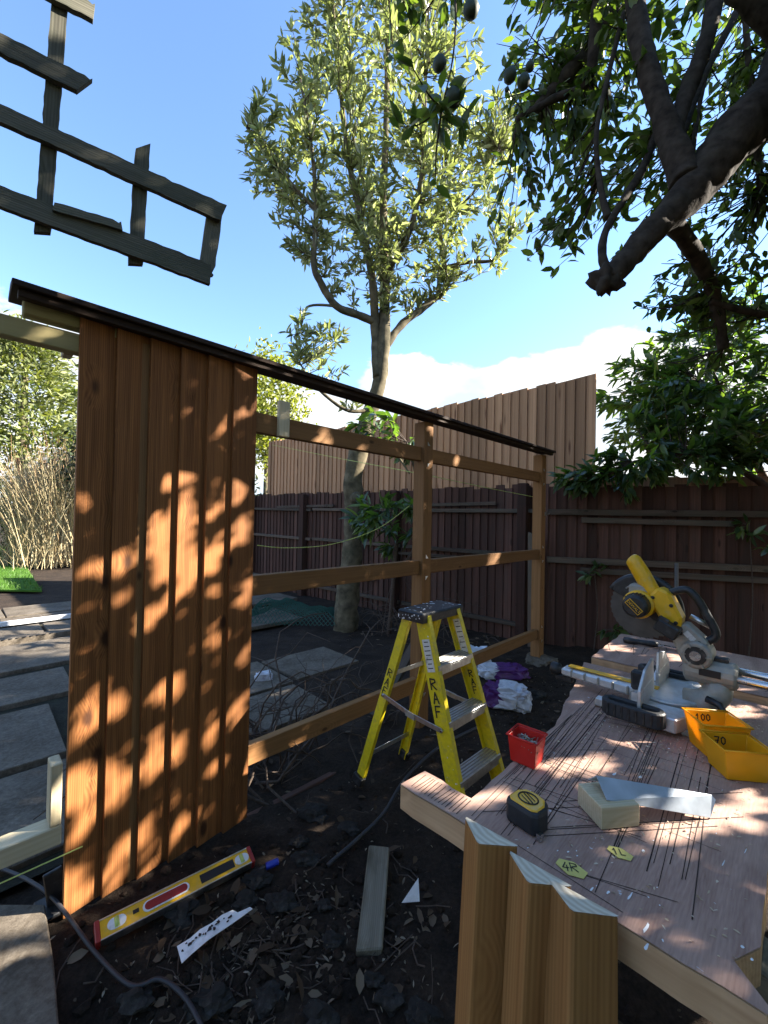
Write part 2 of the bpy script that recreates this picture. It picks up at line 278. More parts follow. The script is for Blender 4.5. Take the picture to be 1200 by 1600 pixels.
M_BLADEM = plain('saw blade steel', (.10, .095, .09), .5, .7, var=.2, scale=30, bump=.03)
M_GALV = plain('galvanised sheet', (.42, .47, .53), .55, .25, var=.16, scale=28, bump=.05, dirt=(.25, .27, .30), dirt_amt=.4)
M_WHITE = plain('white plastic', (.80, .80, .80), .5, var=.06, scale=40, bump=.05, dirt=(.30, .28, .26), dirt_amt=.5)
M_WOODW = plain('fresh sawn end', (.74, .66, .52), .8, var=.1, scale=90, bump=.2)
def end_grain():
    m, nt, p, o = newmat('sawn end grain'); N = nt.nodes; L = nt.links; tc = N.new('ShaderNodeTexCoord'); mp = N.new('ShaderNodeMapping'); mp.inputs['Location'].default_value = (0, .02, .05); L.new(tc.outputs['Object'], mp.inputs[0])
    wv = N.new('ShaderNodeTexWave'); wv.wave_type = 'RINGS'; wv.rings_direction = 'X'; wv.inputs['Scale'].default_value = 26; wv.inputs['Distortion'].default_value = 2; wv.inputs['Detail'].default_value = 3; wv.inputs['Detail Scale'].default_value = 2; L.new(mp.outputs[0], wv.inputs[0])
    cr = N.new('ShaderNodeValToRGB'); cr.color_ramp.elements[0].color = (.55, .47, .35, 1); cr.color_ramp.elements[1].color = (.70, .64, .52, 1); L.new(wv.outputs['Fac'], cr.inputs[0]); L.new(cr.outputs[0], p.inputs['Base Color']); p.inputs['Roughness'].default_value = .85; p.inputs['Specular IOR Level'].default_value = .2
    return m
M_END = end_grain()
M_LABEL = plain('paper label', (.68, .66, .62), .6, var=.1, scale=90, bump=0, dirt=(.30, .27, .25), dirt_amt=.8)
M_INK = plain('black marker ink', (.012, .011, .012), .6, var=.1, bump=0)
M_STICK = plain('yellow paper sticker', (.66, .56, .16), .8, var=.06, scale=60, bump=.03)
M_BLUE = plain('blue plastic', (.012, .03, .32), .35, var=.1, bump=.03)
M_DKRED = plain('dark red plastic', (.30, .02, .02), .4, var=.15, bump=.03)
M_PURPLE = plain('purple bag print', (.085, .018, .14), .5, var=.3, scale=20, bump=.05)
M_BAGW = plain('white bag plastic', (.55, .57, .62), .45, var=.15, scale=25, bump=.05, dirt=(.16, .12, .15), dirt_amt=.7)
M_BAGB = plain('blue white bag plastic', (.62, .66, .72), .45, var=.12, scale=25, bump=.05, dirt=(.05, .14, .42), dirt_amt=.9)
M_STRING = plain('builder string', (.55, .62, .16), .7, var=.1, bump=0)
M_NET = plain('green netting', (.010, .075, .055), .6, var=.2, bump=0)
M_CABLE = plain('dark cable', (.028, .028, .032), .55, var=.2, scale=30, bump=.1)
M_KERF = plain('saw cut', (.035, .02, .015), .95, var=.2, bump=0)
M_FRUIT = plain('green seed pod', (.016, .028, .009), .6, var=.3, scale=30, bump=.1)
M_SCREW = plain('screw metal', (.42, .37, .30), .4, .8, var=.3, scale=50, bump=0)
def ply_material():
    m, nt, p, o = newmat('worn plywood'); N = nt.nodes; L = nt.links; tc = N.new('ShaderNodeTexCoord')
    def mp(sc):
        k = N.new('ShaderNodeMapping'); k.inputs['Scale'].default_value = sc; L.new(tc.outputs['Object'], k.inputs['Vector']); return k.outputs[0]
    n1 = N.new('ShaderNodeTexNoise'); n1.inputs['Scale'].default_value = 1; n1.inputs['Detail'].default_value = 8; n1.inputs['Distortion'].default_value = .6; L.new(mp((4, 22, 22)), n1.inputs['Vector'])
    n2 = N.new('ShaderNodeTexNoise'); n2.inputs['Scale'].default_value = 1; n2.inputs['Detail'].default_value = 4; L.new(mp((30, 320, 320)), n2.inputs['Vector'])
    mx = N.new('ShaderNodeMixRGB'); mx.inputs[0].default_value = .4; L.new(n1.outputs['Fac'], mx.inputs[1]); L.new(n2.outputs['Fac'], mx.inputs[2])
    cr = N.new('ShaderNodeValToRGB'); cr.color_ramp.elements[0].position = .3; cr.color_ramp.elements[1].position = .7; cr.color_ramp.elements[0].color = (.25, .14, .105, 1); cr.color_ramp.elements[1].color = (.52, .335, .26, 1); L.new(mx.outputs[0], cr.inputs[0])
    n3 = N.new('ShaderNodeTexNoise'); n3.inputs['Scale'].default_value = 3.2; n3.inputs['Detail'].default_value = 6; L.new(tc.outputs['Object'], n3.inputs['Vector'])
    r3 = N.new('ShaderNodeMapRange'); r3.inputs[1].default_value = .5; r3.inputs[2].default_value = .75; r3.inputs[4].default_value = .5; L.new(n3.outputs['Fac'], r3.inputs[0])
    m3 = N.new('ShaderNodeMixRGB'); m3.inputs[2].default_value = (.60, .43, .32, 1); L.new(r3.outputs[0], m3.inputs[0]); L.new(cr.outputs[0], m3.inputs[1])
    n4 = N.new('ShaderNodeTexNoise'); n4.inputs['Scale'].default_value = 1; n4.inputs['Detail'].default_value = 3; n4.inputs['Roughness'].default_value = .6; L.new(mp((60, 34, 34)), n4.inputs['Vector'])
    r4 = N.new('ShaderNodeMapRange'); r4.inputs[1].default_value = .70; r4.inputs[2].default_value = .725; r4.inputs[4].default_value = .85; L.new(n4.outputs['Fac'], r4.inputs[0])
    m4 = N.new('ShaderNodeMixRGB'); m4.inputs[2].default_value = (.62, .62, .64, 1); L.new(r4.outputs[0], m4.inputs[0]); L.new(m3.outputs[0], m4.inputs[1])
    L.new(m4.outputs[0], p.inputs['Base Color']); p.inputs['Roughness'].default_value = .7; p.inputs['Specular IOR Level'].default_value = .3
    b = N.new('ShaderNodeBump'); b.inputs['Strength'].default_value = .3; b.inputs['Distance'].default_value = .002; L.new(mx.outputs[0], b.inputs['Height']); L.new(b.outputs[0], p.inputs['Normal'])
    return m
M_PLY = ply_material()
# ------------------------------------------------------------------ leaves
def leaves(name, P, D, Nn, Ln, Wd, mat, parent=None, kind='stuff', curl=.18, fold=.22):
    """many pointed oval leaves, each a folded, curved blade of eight triangles, in one mesh"""
    P = np.asarray(P, float); n = len(P); D = D/np.linalg.norm(D, axis=1)[:, None]
    Sd = np.cross(D, Nn); Sd /= np.linalg.norm(Sd, axis=1)[:, None]+1e-9; Nn = np.cross(Sd, D)
    Ln = np.broadcast_to(Ln, n)[:, None]; Wd = np.broadcast_to(Wd, n)[:, None]
    def pt(t, s, h): return P+D*(Ln*t)+Sd*(Wd*s)+Nn*(Ln*h)
    up = fold*Wd/Ln
    pts = [pt(0, 0, 0), pt(.3, -.42, 0)+Nn*fold*Wd*.4, pt(.3, 0, -.02), pt(.3, .42, 0)+Nn*fold*Wd*.4, pt(.66, -.40, -curl*.35)+Nn*fold*Wd*.4, pt(.66, 0, -curl*.45), pt(.66, .40, -curl*.35)+Nn*fold*Wd*.4, pt(1, 0, -curl)]
    vs_ = np.stack(pts, 1).reshape(-1, 3)
    fc = np.array([[0, 2, 1, 1], [0, 3, 2, 2], [1, 2, 5, 4], [2, 3, 6, 5], [4, 5, 7, 7], [5, 6, 7, 7]])
    o = vs_.mean(0) if n else np.zeros(3); me = bpy.data.meshes.new(name)
    tri = [q for q in fc if q[2] == q[3]]; quad = [q for q in fc if q[2] != q[3]]
    loops = np.concatenate([np.concatenate([q[:3] for q in tri]), np.concatenate(quad)]); tot = [3]*len(tri)+[4]*len(quad); st = np.concatenate([[0], np.cumsum(tot)[:-1]]); K = len(loops)
    me.vertices.add(len(vs_)); me.vertices.foreach_set('co', (vs_-o).ravel())
    me.loops.add(K*n); me.loops.foreach_set('vertex_index', (loops[None]+8*np.arange(n)[:, None]).ravel().astype(np.int32))
    me.polygons.add(6*n); me.polygons.foreach_set('loop_start', (st[None]+K*np.arange(n)[:, None]).ravel().astype(np.int32)); me.polygons.foreach_set('loop_total', np.tile(tot, n).astype(np.int32))
    me.polygons.foreach_set('use_smooth', np.ones(6*n, bool)); me.update(calc_edges=True); me.validate(); me.materials.append(mat)
    ob = bpy.data.objects.new(name, me); link(ob, parent, Matrix.Translation([float(c) for c in o]))
    if kind: ob['kind'] = kind
    return ob
def rdir(n): d = RNG.normal(size=(n, 3)); return d/np.linalg.norm(d, axis=1)[:, None]
# ------------------------------------------------------------------ ground, lawn, paving
def axis_lines(lo, hi, flo, fhi, fine):
    mid = list(np.arange(flo, fhi+1e-6, fine)); a = []; st = fine; x = flo
    while x > lo: st *= 1.25; x -= st; a.append(max(x, lo))
    b = []; st = fine; x = fhi
    while x < hi: st *= 1.25; x += st; b.append(min(x, hi))
    return np.array(a[::-1]+mid+b)
def hgt(x, y):
    p = vec(x, y, 0); v = p@V; u = p@U
    base = noise.fractal((x*1.7, y*1.7, 3.1), .8, 2.1, 5)*.020+noise.fractal((x*7, y*7, 9.1), .7, 2.1, 4)*.014
    k = 1/(1+math.exp(-max(-40, min(40, (v+2.0)*9))))                 # dug bed on the camera side of the fence
    h = base*(.45+.75*k)-.03*(1-k)
    r = math.hypot(x, y)
    if r > 14: h *= max(0, 1-(r-14)/10)
    return h-.012
xs = axis_lines(-300, 300, -3.2, 2.4, .03); ys = axis_lines(-60, 400, .2, 5.4, .03)
gv = [(x, y, hgt(x, y)) for y in ys for x in xs]; nx = len(xs)
gf = [(j*nx+i, j*nx+i+1, (j+1)*nx+i+1, (j+1)*nx+i) for j in range(len(ys)-1) for i in range(nx-1)]
g = obj('ground', gv, gf, M_SOIL, smooth=True, kind='structure')
def quad_sheet(name, pts, z, mat, th=.05, parent=None):
    mb = MB(); mb.plate([vec(p[0], p[1], z-th) for p in pts], ZZ, th); o = mb.build(name, mat, parent, bev=.004); return o
def uv(u_, v_): return U*u_+V*v_
lawn_pts = [at(-420, 890, 6.7), at(66, 912, 6.7), at(20, 862, 14.5), at(-300, 850, 16)]
lw = quad_sheet('lawn', [(p[0], p[1]) for p in lawn_pts], .016, M_GRASS, .03); lw['kind'] = 'structure'
lp = []; a0, a1, a2, a3 = [p[:2] for p in lawn_pts]
for _ in range(9000):
    s, t = random.random(), random.random()**1.6; lp.append(np.append((a0*(1-s)+a1*s)*(1-t)+(a3*(1-s)+a2*s)*t, .014))
lp = np.array(lp); d = rdir(len(lp))*.5+ZZ
gb = leaves('grass', lp, d, rdir(len(lp)), RNG.uniform(.04, .09, len(lp)), .008, M_BLADE); tag(gb, 'short green lawn grass at the far left edge', 'grass')
# patio: rows of slabs parallel to the new fence, each its own piece
patio = obj('patio', [tuple(uv(-4, -7.3)+ZZ*.004), tuple(uv(3.2, -7.3)+ZZ*.004), tuple(uv(.95, -1.9)+ZZ*.004), tuple(uv(-4, -1.9)+ZZ*.004)], [(0, 1, 2, 3)], M_MOSS, kind='structure')
rows = [(-7.25, -6.62, .9), (-6.58, -6.16, 1.1), (-5.98, -5.42, .75), (-5.20, -4.36, .95), (-4.20, -3.62, .8), (-3.46, -2.72, .9), (-2.66, -1.98, .7)]
for ri, (v0, v1, ln) in enumerate(rows):
    x = -3.9+((ri+3)*.23) % 1.1
    while x < (3.0 if ri < 4 else .35):
        g_ = .012; e = [random.uniform(-.012, .012) for _ in range(8)]
        if True:
            z = .035+random.uniform(-.008, .008); P_ = [uv(x+g_+e[0], v0+e[1]), uv(x+ln-g_+e[2], v0+e[3]), uv(x+ln-g_+e[4], v1+e[5]), uv(x+g_+e[6], v1+e[7])]
            quad_sheet('paving_slab', P_, z, M_SLAB, .045, patio)
        x += ln
pth = obj('path', [tuple(uv(1.15, -3.5)+ZZ*.0), tuple(uv(2.7, -3.5)+ZZ*.0), tuple(uv(2.7, -2.2)+ZZ*.0), tuple(uv(1.15, -2.2)+ZZ*.0)], [(0, 1, 2, 3)], M_SOIL, kind='structure')
for k, (u0, v0, lu, lv) in enumerate([(1.12, -3.35, .72, .6), (1.86, -3.3, .66, .55), (1.2, -2.72, .6, .5)]):
    P_ = [uv(u0, v0), uv(u0+lu, v0+.02), uv(u0+lu-.01, v0+lv), uv(u0+.02, v0+lv-.01)]; quad_sheet('paving_slab', P_, .02, M_CONC, .045, pth)
# foreground paving at the lower left, in front of the panel
fs_pts = [gnd(-140, 1412, .03), gnd(70, 1412, .03), gnd(84, 1500, .03), gnd(98, 1680, .03), gnd(-140, 1700, .03)]
o = quad_sheet('paving_slab', fs_pts, .03, M_CONC, .05); o['kind'] = 'structure'
# edging strip and drain channel across the patio
a, b = uv(-3.8, -6.09)+ZZ*.06, uv(3.0, -6.09)+ZZ*.06
tag(beam('metal_edging', a, b, .035, .05, M_WHITE), 'long thin white edging strip laid across the paving behind the fence', 'edging')
dr = root('drain_channel', 'grey drain channel with a row of round holes across the left paving', 'drain', uv(-.4, -5.31))
beam('channel_body', uv(-3.8, -5.31)+ZZ*.04, uv(2.4, -5.31)+ZZ*.04, .12, .08, M_CONC, dr)
for k in range(60):
    mb = MB(); mb.lathe(uv(-2.3+k*.05, -5.255)+ZZ*.0805, ZZ, [(.016, 0), (.016, .0015)], 8); mb.build('hole', M_INK, dr)
# ------------------------------------------------------------------ the new fence
fence = root('timber_fence', 'half-built new timber fence with brown boards at its left end and open rails', 'fence', A(2.0, 0))
def post(s, zt, wd=.088):
    return beam('post', A(s, -.35, -.055), A(s, zt, -.055), wd, wd, W_RAIL, fence, up=V)
post(.42, 1.90); post(2.075, 1.905); post(3.79, 1.905)
for z, nm in ((1.70, 'top'), (.985, 'mid'), (.25, 'low')):
    for s0, s1 in ((.468, 2.028), (2.122, 3.744)):
        beam('rail', A(s0, z, -.05), A(s1, z, -.05), .04, .088, W_RAIL, fence, up=ZZ)
# pale rails that run on to the left, and blocking pieces
beam('rail', A(-.45, 1.845, -.05), A(.37, 1.845, -.05), .045, .062, W_GREEN, fence)
beam('rail', A(-.45, .275, -.03), A(.245, .275, -.03), .07, .06, W_PALE, fence)
beam('blocking', A(.115, 1.915, -.04), A(.372, 1.915, -.04), .05, .05, W_GREEN, fence)
beam('blocking', A(.236, 1.814, -.105), A(.236, 1.888, -.105), .05, .028, W_PALE, fence, up=U)
beam('blocking', A(.228, .308, -.03), A(.228, .50, -.03), .07, .03, W_PALE, fence, up=U)
pb = beam('blocking', A(1.02, 1.652, -.017), A(1.02, 1.815, -.017), .055, .024, W_PALE, fence, up=V); pb['label'] = 'pale upright offcut screwed to the top rail'
fe = [(.0575, .008), (.0575, .020), (-.0575, .007), (-.0575, .0)]
Lb = 1.935; fv, ff = prism_geo([(.0575, .010), (.0575, .031), (-.0575, .010), (-.0575, .0)], Lb); fme = mesh('board', fv, ff, W_NEW)
for k in range(6):
    s = .312+k*.1035; M, _ = frame(A(s, 0, -.028+.0005*k), A(s, Lb, -.028+.0005*k), V)
    b_ = bpy.data.objects.new('board', fme); link(b_, fence, M); bevel(b_, .0015)
cp = [(-.07, -.012), (.07, -.018), (.07, -.004), (.0, .016), (-.07, .006)]
prism('capping', cp, A(.085, 1.958, -.03), A(2.06, 1.95, -.03), W_CAP, fence, bev=.002)
prism('capping', cp, A(2.066, 1.95, -.03), A(3.93, 1.95, -.03), W_CAP, fence, bev=.002)
prism('capping_batten', rect(.03, .022), A(.10, 1.932, .012), A(3.90, 1.923, .012), W_CAP, fence, bev=.002)
for s in (2.075, 3.79):
    for z in (1.70, .985, .25):
        for dz in (-.056, .056):
            mb = MB(); q = A(s-.0, z+dz, -.0105); mb.plate([q-U*.012+ZZ*.0, q+U*.012, q-U*.012+ZZ*math.copysign(.024, dz)], V, .002); mb.build('bracket', M_ALU, fence)
fo = MB()
def blob(c, r, seed, sub=2, amp=.35, sq=(1, 1, .7)):
    bm = bmesh.new(); bmesh.ops.create_icosphere(bm, subdivisions=sub, radius=1)
    vs_ = []
    for v in bm.verts:
        n_ = 1+amp*noise.fractal((v.co.x*1.3+seed, v.co.y*1.3, v.co.z*1.3), .8, 2.2, 4); q = v.co*n_; vs_.append((c[0]+q.x*r*sq[0], c[1]+q.y*r*sq[1], c[2]+q.z*r*sq[2]))
    fs = [tuple(v.index for v in f_.verts) for f_ in bm.faces]; bm.free(); return vs_, fs
def stone(name, c, r, label, cat, mat=M_STONE, seed=0, sq=(1, 1, .7), sub=2, group=None, amp=.45):
    v_, f_ = blob((0, 0, 0), r, seed, sub, amp, sq); o = obj(name, v_, f_, mat, None, Matrix.Translation([float(q) for q in c])); return tag(o, label, cat, group)
stone('concrete_footing', A(3.79, -.005, -.02), .13, 'rough lump of concrete round the foot of the far fence post', 'concrete', M_CONC, 4, (1.1, 1, .42), 3)
# string lines
def string(name, P, r, mat, label, sag=0):
    mb = MB(); mb.tube(smooth_path(P, 5), r, 5); return tag(mb.build(name, mat), label, 'string')
string('string_line', [A(-.4, .215, .012), A(.05, .212, .012), A(.30, .21, .01)], .0022, M_STRING, 'bright green string line running to the panel foot at lower left')
string('string_line', [at(402, 852, 1.9), at(450, 856, 2.15), at(520, 850, 2.4), at(590, 826, 2.55), at(640, 790, 2.62)], .0022, M_STRING, 'loose yellow string sagging from the panel edge to the middle post')
string('string_line', [at(425, 695, 6.0), at(540, 718, 4.6), at(655, 740, 3.4), at(760, 762, 3.9), at(832, 776, 4.2)], .003, M_STRING, 'taut pale string line crossing behind the top of the middle post')
# ------------------------------------------------------------------ old dark fence (two runs meeting at a corner) and tall neighbour fence
DB = unit([-.760, .650, 0]); NB = vec(-DB[1], DB[0], 0)
if NB[1] > 0: NB = -NB
K = at(852, 800, 4.46); K[2] = 0
DC = unit([.951, -.309, 0]); NC = vec(DC[1], -DC[0], 0)
if NC[1] > 0: NC = -NC
def board_run(parent, base, D, Nn, n, pitch, z0, z1, mat, name='board', jitter=.012, wd=.115, tk=1.0, slope=0):
    pf = [(-y*(wd/.115), z*tk) for y, z in fe]; v_, f_ = prism_geo(pf, 1.0); me = mesh(name, v_, f_, mat)
    for k in range(n):
        a = base+D*(k+.5)*pitch+ZZ*(z0); zt = z1+random.uniform(-jitter, jitter)*.6+slope*k*pitch; b = base+D*((k+.5)*pitch+random.uniform(-.002, .002))+ZZ*zt
        M, Lg = frame(a, b, Nn); o = bpy.data.objects.new(name, me); link(o, parent, M @ Matrix.Diagonal((Lg, 1, 1, 1)))
fB = root('dark_fence', 'old dark brown close-board fence behind the tree', 'fence', K+DB*2.7)
board_run(fB, K-DB*.02-NB*.035, DB, NB, 57, .1, -.05, 1.68, W_DARKF, tk=1.4, jitter=.035)
for z, o_ in ((1.40, .02), (.91, .02), (.14, .02)):
    for k in range(3): beam('rail', K+DB*(.05+k*1.9)+NB*o_+ZZ*z, K+DB*(1.9+k*1.9)+NB*o_+ZZ*(z+.01*k), .05, .045, W_DRAIL, fB)
for s0, s1, z in ((.55, 1.9, 1.485), (.4, 2.3, .83), (3.3, 4.8, 1.47), (2.4, 4.0, .40)): beam('batten', K+DB*s0+NB*.03+ZZ*z, K+DB*s1+NB*.03+ZZ*(z-.02), .03, .04, W_DRAIL, fB)
for s, zt in ((.22, 1.70), (2.02, 1.66), (4.02, 1.66), (5.6, 1.7)): beam('post', K+DB*s+NB*.06-ZZ*.2, K+DB*s+NB*.06+ZZ*zt, .10, .09, W_DARKF, fB, up=NB)
beam('post', K+DB*.05+NB*.14-ZZ*.2, K+DB*.07+NB*.13+ZZ*1.15, .10, .08, W_DRAIL, fB, up=NB, rough=.03)
fC = root('dark_fence', 'old dark brown close-board fence at the right behind the saw', 'fence', K+DC*1.5)
board_run(fC, K+DC*.0-NC*.035, DC, NC, 34, .1, -.05, 1.67, W_DARKF, tk=1.4, jitter=.035)
for z in (1.39, .885): beam('rail', K+DC*.02+NC*.02+ZZ*z, K+DC*3.4+NC*.02+ZZ*(z+.01), .05, .06, W_DRAIL, fC)
for s0, s1, z in ((.35, 1.65, 1.31), (.35, 3.4, .79)): beam('batten', K+DC*s0+NC*.035+ZZ*z, K+DC*s1+NC*.035+ZZ*(z-.01), .04, .055, W_DRAIL, fC)
for s in (2.9,): beam('post', K+DC*s+NC*.06-ZZ*.2, K+DC*s+NC*.06+ZZ*1.75, .10, .09, W_DARKF, fC, up=NC)
mb = MB(); mb.tube([at(1057, 985, 3.7), at(1057, 880, 3.8)], .016, 8); o = mb.build('metal_pipe', plain('grey pipe', (.12, .12, .125), .5, .4)); tag(o, 'grey pipe standing upright against the right fence behind the saw', 'pipe')
fT = root('tall_fence', 'tall light brown close-board fence rising behind the dark fence', 'fence', K-NB*.5+DB*2.5)
b0 = at(929, 800, 4.53); b0[2] = 0
board_run(fT, b0, DB, NB, 57, .108, .0, 2.90, W_TALL, wd=.122, slope=-.018, tk=1.8, jitter=.02)
for z in (.6, 1.4, 2.2): beam('rail', b0+DB*.05-NB*.04+ZZ*z, b0+DB*6.1-NB*.04+ZZ*z, .05, .05, W_TALL, fT)
# low light fence seen beyond the right dark fence
fL = root('low_fence', 'light brown fence top glimpsed between leaves beyond the right dark fence', 'fence', K+DC*1.5-NC*.5)
board_run(fL, K+DC*.4-NC*.5, DC, NC, 28, .108, 0, 1.80, W_TALL, wd=.122)
# small latch on the far post
mb = MB(); q = A(3.79, 1.36, .0); mb.box(q+U*.05-V*.02, U*.05, V*.02, ZZ*.035); mb.box(q+U*.10-V*.02, U*.08, V*.012, ZZ*.012); tag(mb.build('latch', M_ALU, None, bev=.002), 'small bright metal latch on the far fence post', 'latch')
# ------------------------------------------------------------------ broken lattice, upper left
NT = unit([.607, -.794, 0]); CT = float(NT@at(0, 300, 1.0))
def lat(px, py): return onp(px, py, NT, CT)
tre = root('broken_trellis', 'weathered dark broken trellis hanging in the sky at upper left', 'trellis', lat(-200, 700)*vec(1, 1, 0))
def slat(x0, y0, x1, y1, wpx, off, th=.016, jag=(0, 0), name='slat', seed=0):
    rnd = random.Random(seed); d = unit([x1-x0, y1-y0]); nrm = vec(-d[1], d[0]); L_ = math.hypot(x1-x0, y1-y0); n = max(4, int(L_/13)); top = []; bot = []
    for i in range(n+1):
        t = i/n; jw = rnd.gauss(0, .45); c = vec(x0, y0)+d*L_*t; top.append(c-nrm*(wpx/2+jw)); bot.append(c+nrm*(wpx/2+rnd.gauss(0, .45)))
    top[0] = top[0]-d*jag[0]; bot[-1] = bot[-1]+d*jag[1]
    if jag[1]: top.insert(-1, top[-1]-d*3+nrm*3)
    P_ = [lat(*q)+NT*off for q in top+bot[::-1]]
    a, b = lat(x0, y0), lat(x1, y1); M, _ = frame(a, b, NT); Mi = M.inverted(); n_ = len(P_)
    A_ = [Mi @ Vector(p) for p in P_]; vs_ = [(q.x, q.y, q.z-th/2) for q in A_]+[(q.x, q.y, q.z+th/2) for q in A_]
    fs = [tuple(range(n_-1, -1, -1)), tuple(range(n_, 2*n_))]+[(i, (i+1) % n_, n_+(i+1) % n_, n_+i) for i in range(n_)]
    return obj(name, vs_, fs, W_OLD, tre, M)
slat(-230, -160, 143, 25, 23, .009, seed=1, jag=(0, 8)); slat(-230, -38, 138, 143, 27, .009, seed=2, jag=(0, -14)); slat(-230, 82, 347, 337, 25, .009, seed=3); slat(-230, 228, 322, 430, 30, .009, seed=4, jag=(0, 10))
slat(98, -60, 66, 362, 26, -.009, seed=5); slat(223, 232, 212, 412, 23, -.009, seed=6, jag=(9, 0)); slat(338, 318, 323, 428, 24, -.009, seed=7, jag=(0, 7)); slat(-72, -160, -96, 300, 26, -.009, seed=8)
slat(84, 331, 186, 360, 12, .022, .010, seed=9, jag=(0, 6))
pa = lat(-205, 700); pa[2] = -.3; pb_ = lat(-205, 0); pb_[:2] = pa[:2]; pb_[2] = 2.75
beam('post', pa-NT*.07, pb_-NT*.07, .09, .09, W_OLD, tre, up=NT)
# ------------------------------------------------------------------ garden tree behind the fence
def limbs(name, specs, mat, parent, n=10, k=4):
    mb = MB()
    for P_, R_ in specs:
        o0 = len(mb.v); pp = smooth_path(P_, k*2); rr = [r_*(1+.10*noise.noise((i*.45, r_*90, len(P_)))) for i, r_ in enumerate(lerp_list(R_, k*2))]
        mb.tube(pp, rr, n+4)
        for i, c_ in enumerate(pp):                                             # gnarled surface
            for j in range(n+4):
                q = np.array(mb.v[o0+i*(n+4)+j]); d_ = q-c_; f_ = 1+.16*noise.fractal(Vector(q*9), .8, 2.1, 3); mb.v[o0+i*(n+4)+j] = tuple(c_+d_*f_)
    return mb.build(name, mat, parent, smooth=True)
TB = gnd(540, 978)
ctree = root('evergreen_tree', 'tall evergreen tree with pale olive leaves rising behind the open fence', 'tree', TB)
def tp(x, y, dy=0): return at(x, y, TB[1]+dy)
trunkP = [TB-ZZ*.2, tp(541, 950), tp(549, 880), tp(553, 800, .02), tp(552, 745), tp(570, 670, .02), tp(592, 600, .03), tp(600, 530), tp(601, 430, .05), tp(599, 330, .05), tp(603, 200, .1), tp(606, 60, .1), tp(610, -60, .1)]
trunkR = [.16, .14, .125, .112, .118, .095, .085, .075, .055, .046, .036, .025, .012]
limbs('trunk', [(trunkP, trunkR)], M_BARK, ctree, 12)
mb = MB(); mb.tube([tp(556, 778, -.10), tp(558, 778, -.19)], [.075, .06], 10); mb.build('branch_stub', M_BARK, ctree, smooth=True)
CL = [([tp(590, 590), tp(586, 510), tp(582, 440, -.2), tp(566, 350, -.3), tp(545, 250, -.35), tp(530, 120, -.4), tp(520, 0, -.4)], [.065, .055, .045, .038, .03, .02, .01]),
      ([tp(590, 505), tp(560, 492, -.1), tp(525, 478, -.2), tp(500, 440, -.3), tp(490, 410, -.35), tp(494, 340, -.4), tp(488, 240, -.5), tp(470, 130, -.5)], [.05, .045, .042, .04, .034, .028, .02, .01]),
      ([tp(603, 540), tp(630, 505, .1), tp(665, 478, .2), tp(698, 445, .3), tp(690, 390, .35), tp(688, 310, .4), tp(700, 200, .45)], [.05, .045, .042, .035, .028, .02, .01]),
      ([tp(690, 420, .3), tp(730, 410, .3), tp(775, 405, .2), tp(800, 370, .1)], [.028, .022, .016, .008]),
      ([tp(601, 430), tp(640, 360, -.3), tp(660, 260, -.5), tp(665, 120, -.6), tp(670, 0, -.6)], [.04, .033, .025, .018, .01]),
      ([tp(600, 400), tp(575, 310, .4), tp(550, 200, .7), tp(540, 60, .8)], [.04, .03, .02, .01]),
      ([tp(494, 330, -.4), tp(450, 280, -.5), tp(410, 230, -.5), tp(385, 200, -.5)], [.02, .015, .012, .006]),
      ([tp(690, 350, .3), tp(740, 300, 0), tp(780, 230, -.2)], [.02, .014, .007]),
      ([tp(580, 640), tp(540, 640, -.2), tp(490, 600, -.3), tp(465, 560, -.3)], [.025, .02, .014, .006]),
      ([tp(525, 478, -.2), tp(480, 480, -.3), tp(470, 520, -.35)], [.018, .013, .007]),
      ([tp(556, 700, .1), tp(600, 690, -.2), tp(640, 740, -.4)], [.022, .016, .008])]
limbs('branch', CL, M_BARK, ctree, 8)
nodes = np.array([p for P_, R_ in CL+[(trunkP[7:], 0)] for p in smooth_path(P_, 6)])
def sprays(targets, nodes, n_leaf, seg_leaf, spread, Lr, Wr, mat_leaf, mat_twig, parent, droop=.0, upw=.5, tw=.006, kind='stuff', accept=None, lift=True, rest=.65):
    """thin twigs from the nearest lower limb point to each target, leaves round their outer part"""
    tb = MB(); LP, LD, LN = [], [], []
    for T in targets:
        dd = nodes-T; di = np.linalg.norm(dd, axis=1)+(np.maximum(dd[:, 2]+.12, 0)*2.2 if lift else 0); s = nodes[np.argmin(di)]
        L_ = np.linalg.norm(T-s)
        if L_ > 1.3: s = T+(s-T)*1.3/L_; L_ = 1.3
        mid = (s+T)/2+rdir(1)[0]*.08*L_-ZZ*.06*L_; path = smooth_path([s, mid, T], 4)
        tb.tube(path, np.linspace(tw, tw*.35, len(path)), 4, cap=False); dirn = unit(T-mid)
        for _ in range(n_leaf):
            t = 1-rest*random.random()**1.5; i = t*(len(path)-1); i0 = min(int(i), len(path)-2); p = path[i0]+(path[i0+1]-path[i0])*(i-i0)+RNG.normal(size=3)*.012
            d = unit(dirn*.8+rdir(1)[0]*spread+ZZ*upw-ZZ*droop); LP.append(p); LD.append(d); LN.append(unit(ZZ+rdir(1)[0]*.8))
    LP, LD, LN = map(np.array, (LP, LD, LN))
    if accept is not None: k = accept(LP+LD*.05); LP, LD, LN = LP[k], LD[k], LN[k]
    n = len(LP); leaves('foliage', LP, LD, LN, RNG.uniform(*Lr, n), RNG.uniform(*Wr, n), mat_leaf, parent, kind)
    o = tb.build('twigs', mat_twig, parent, smooth=True, kind='stuff'); return n
def in_ell(n, c, r, shell=.45):
    d = rdir(n); return c+d*(RNG.uniform(shell**3, 1, n)**(1/3))[:, None]*r
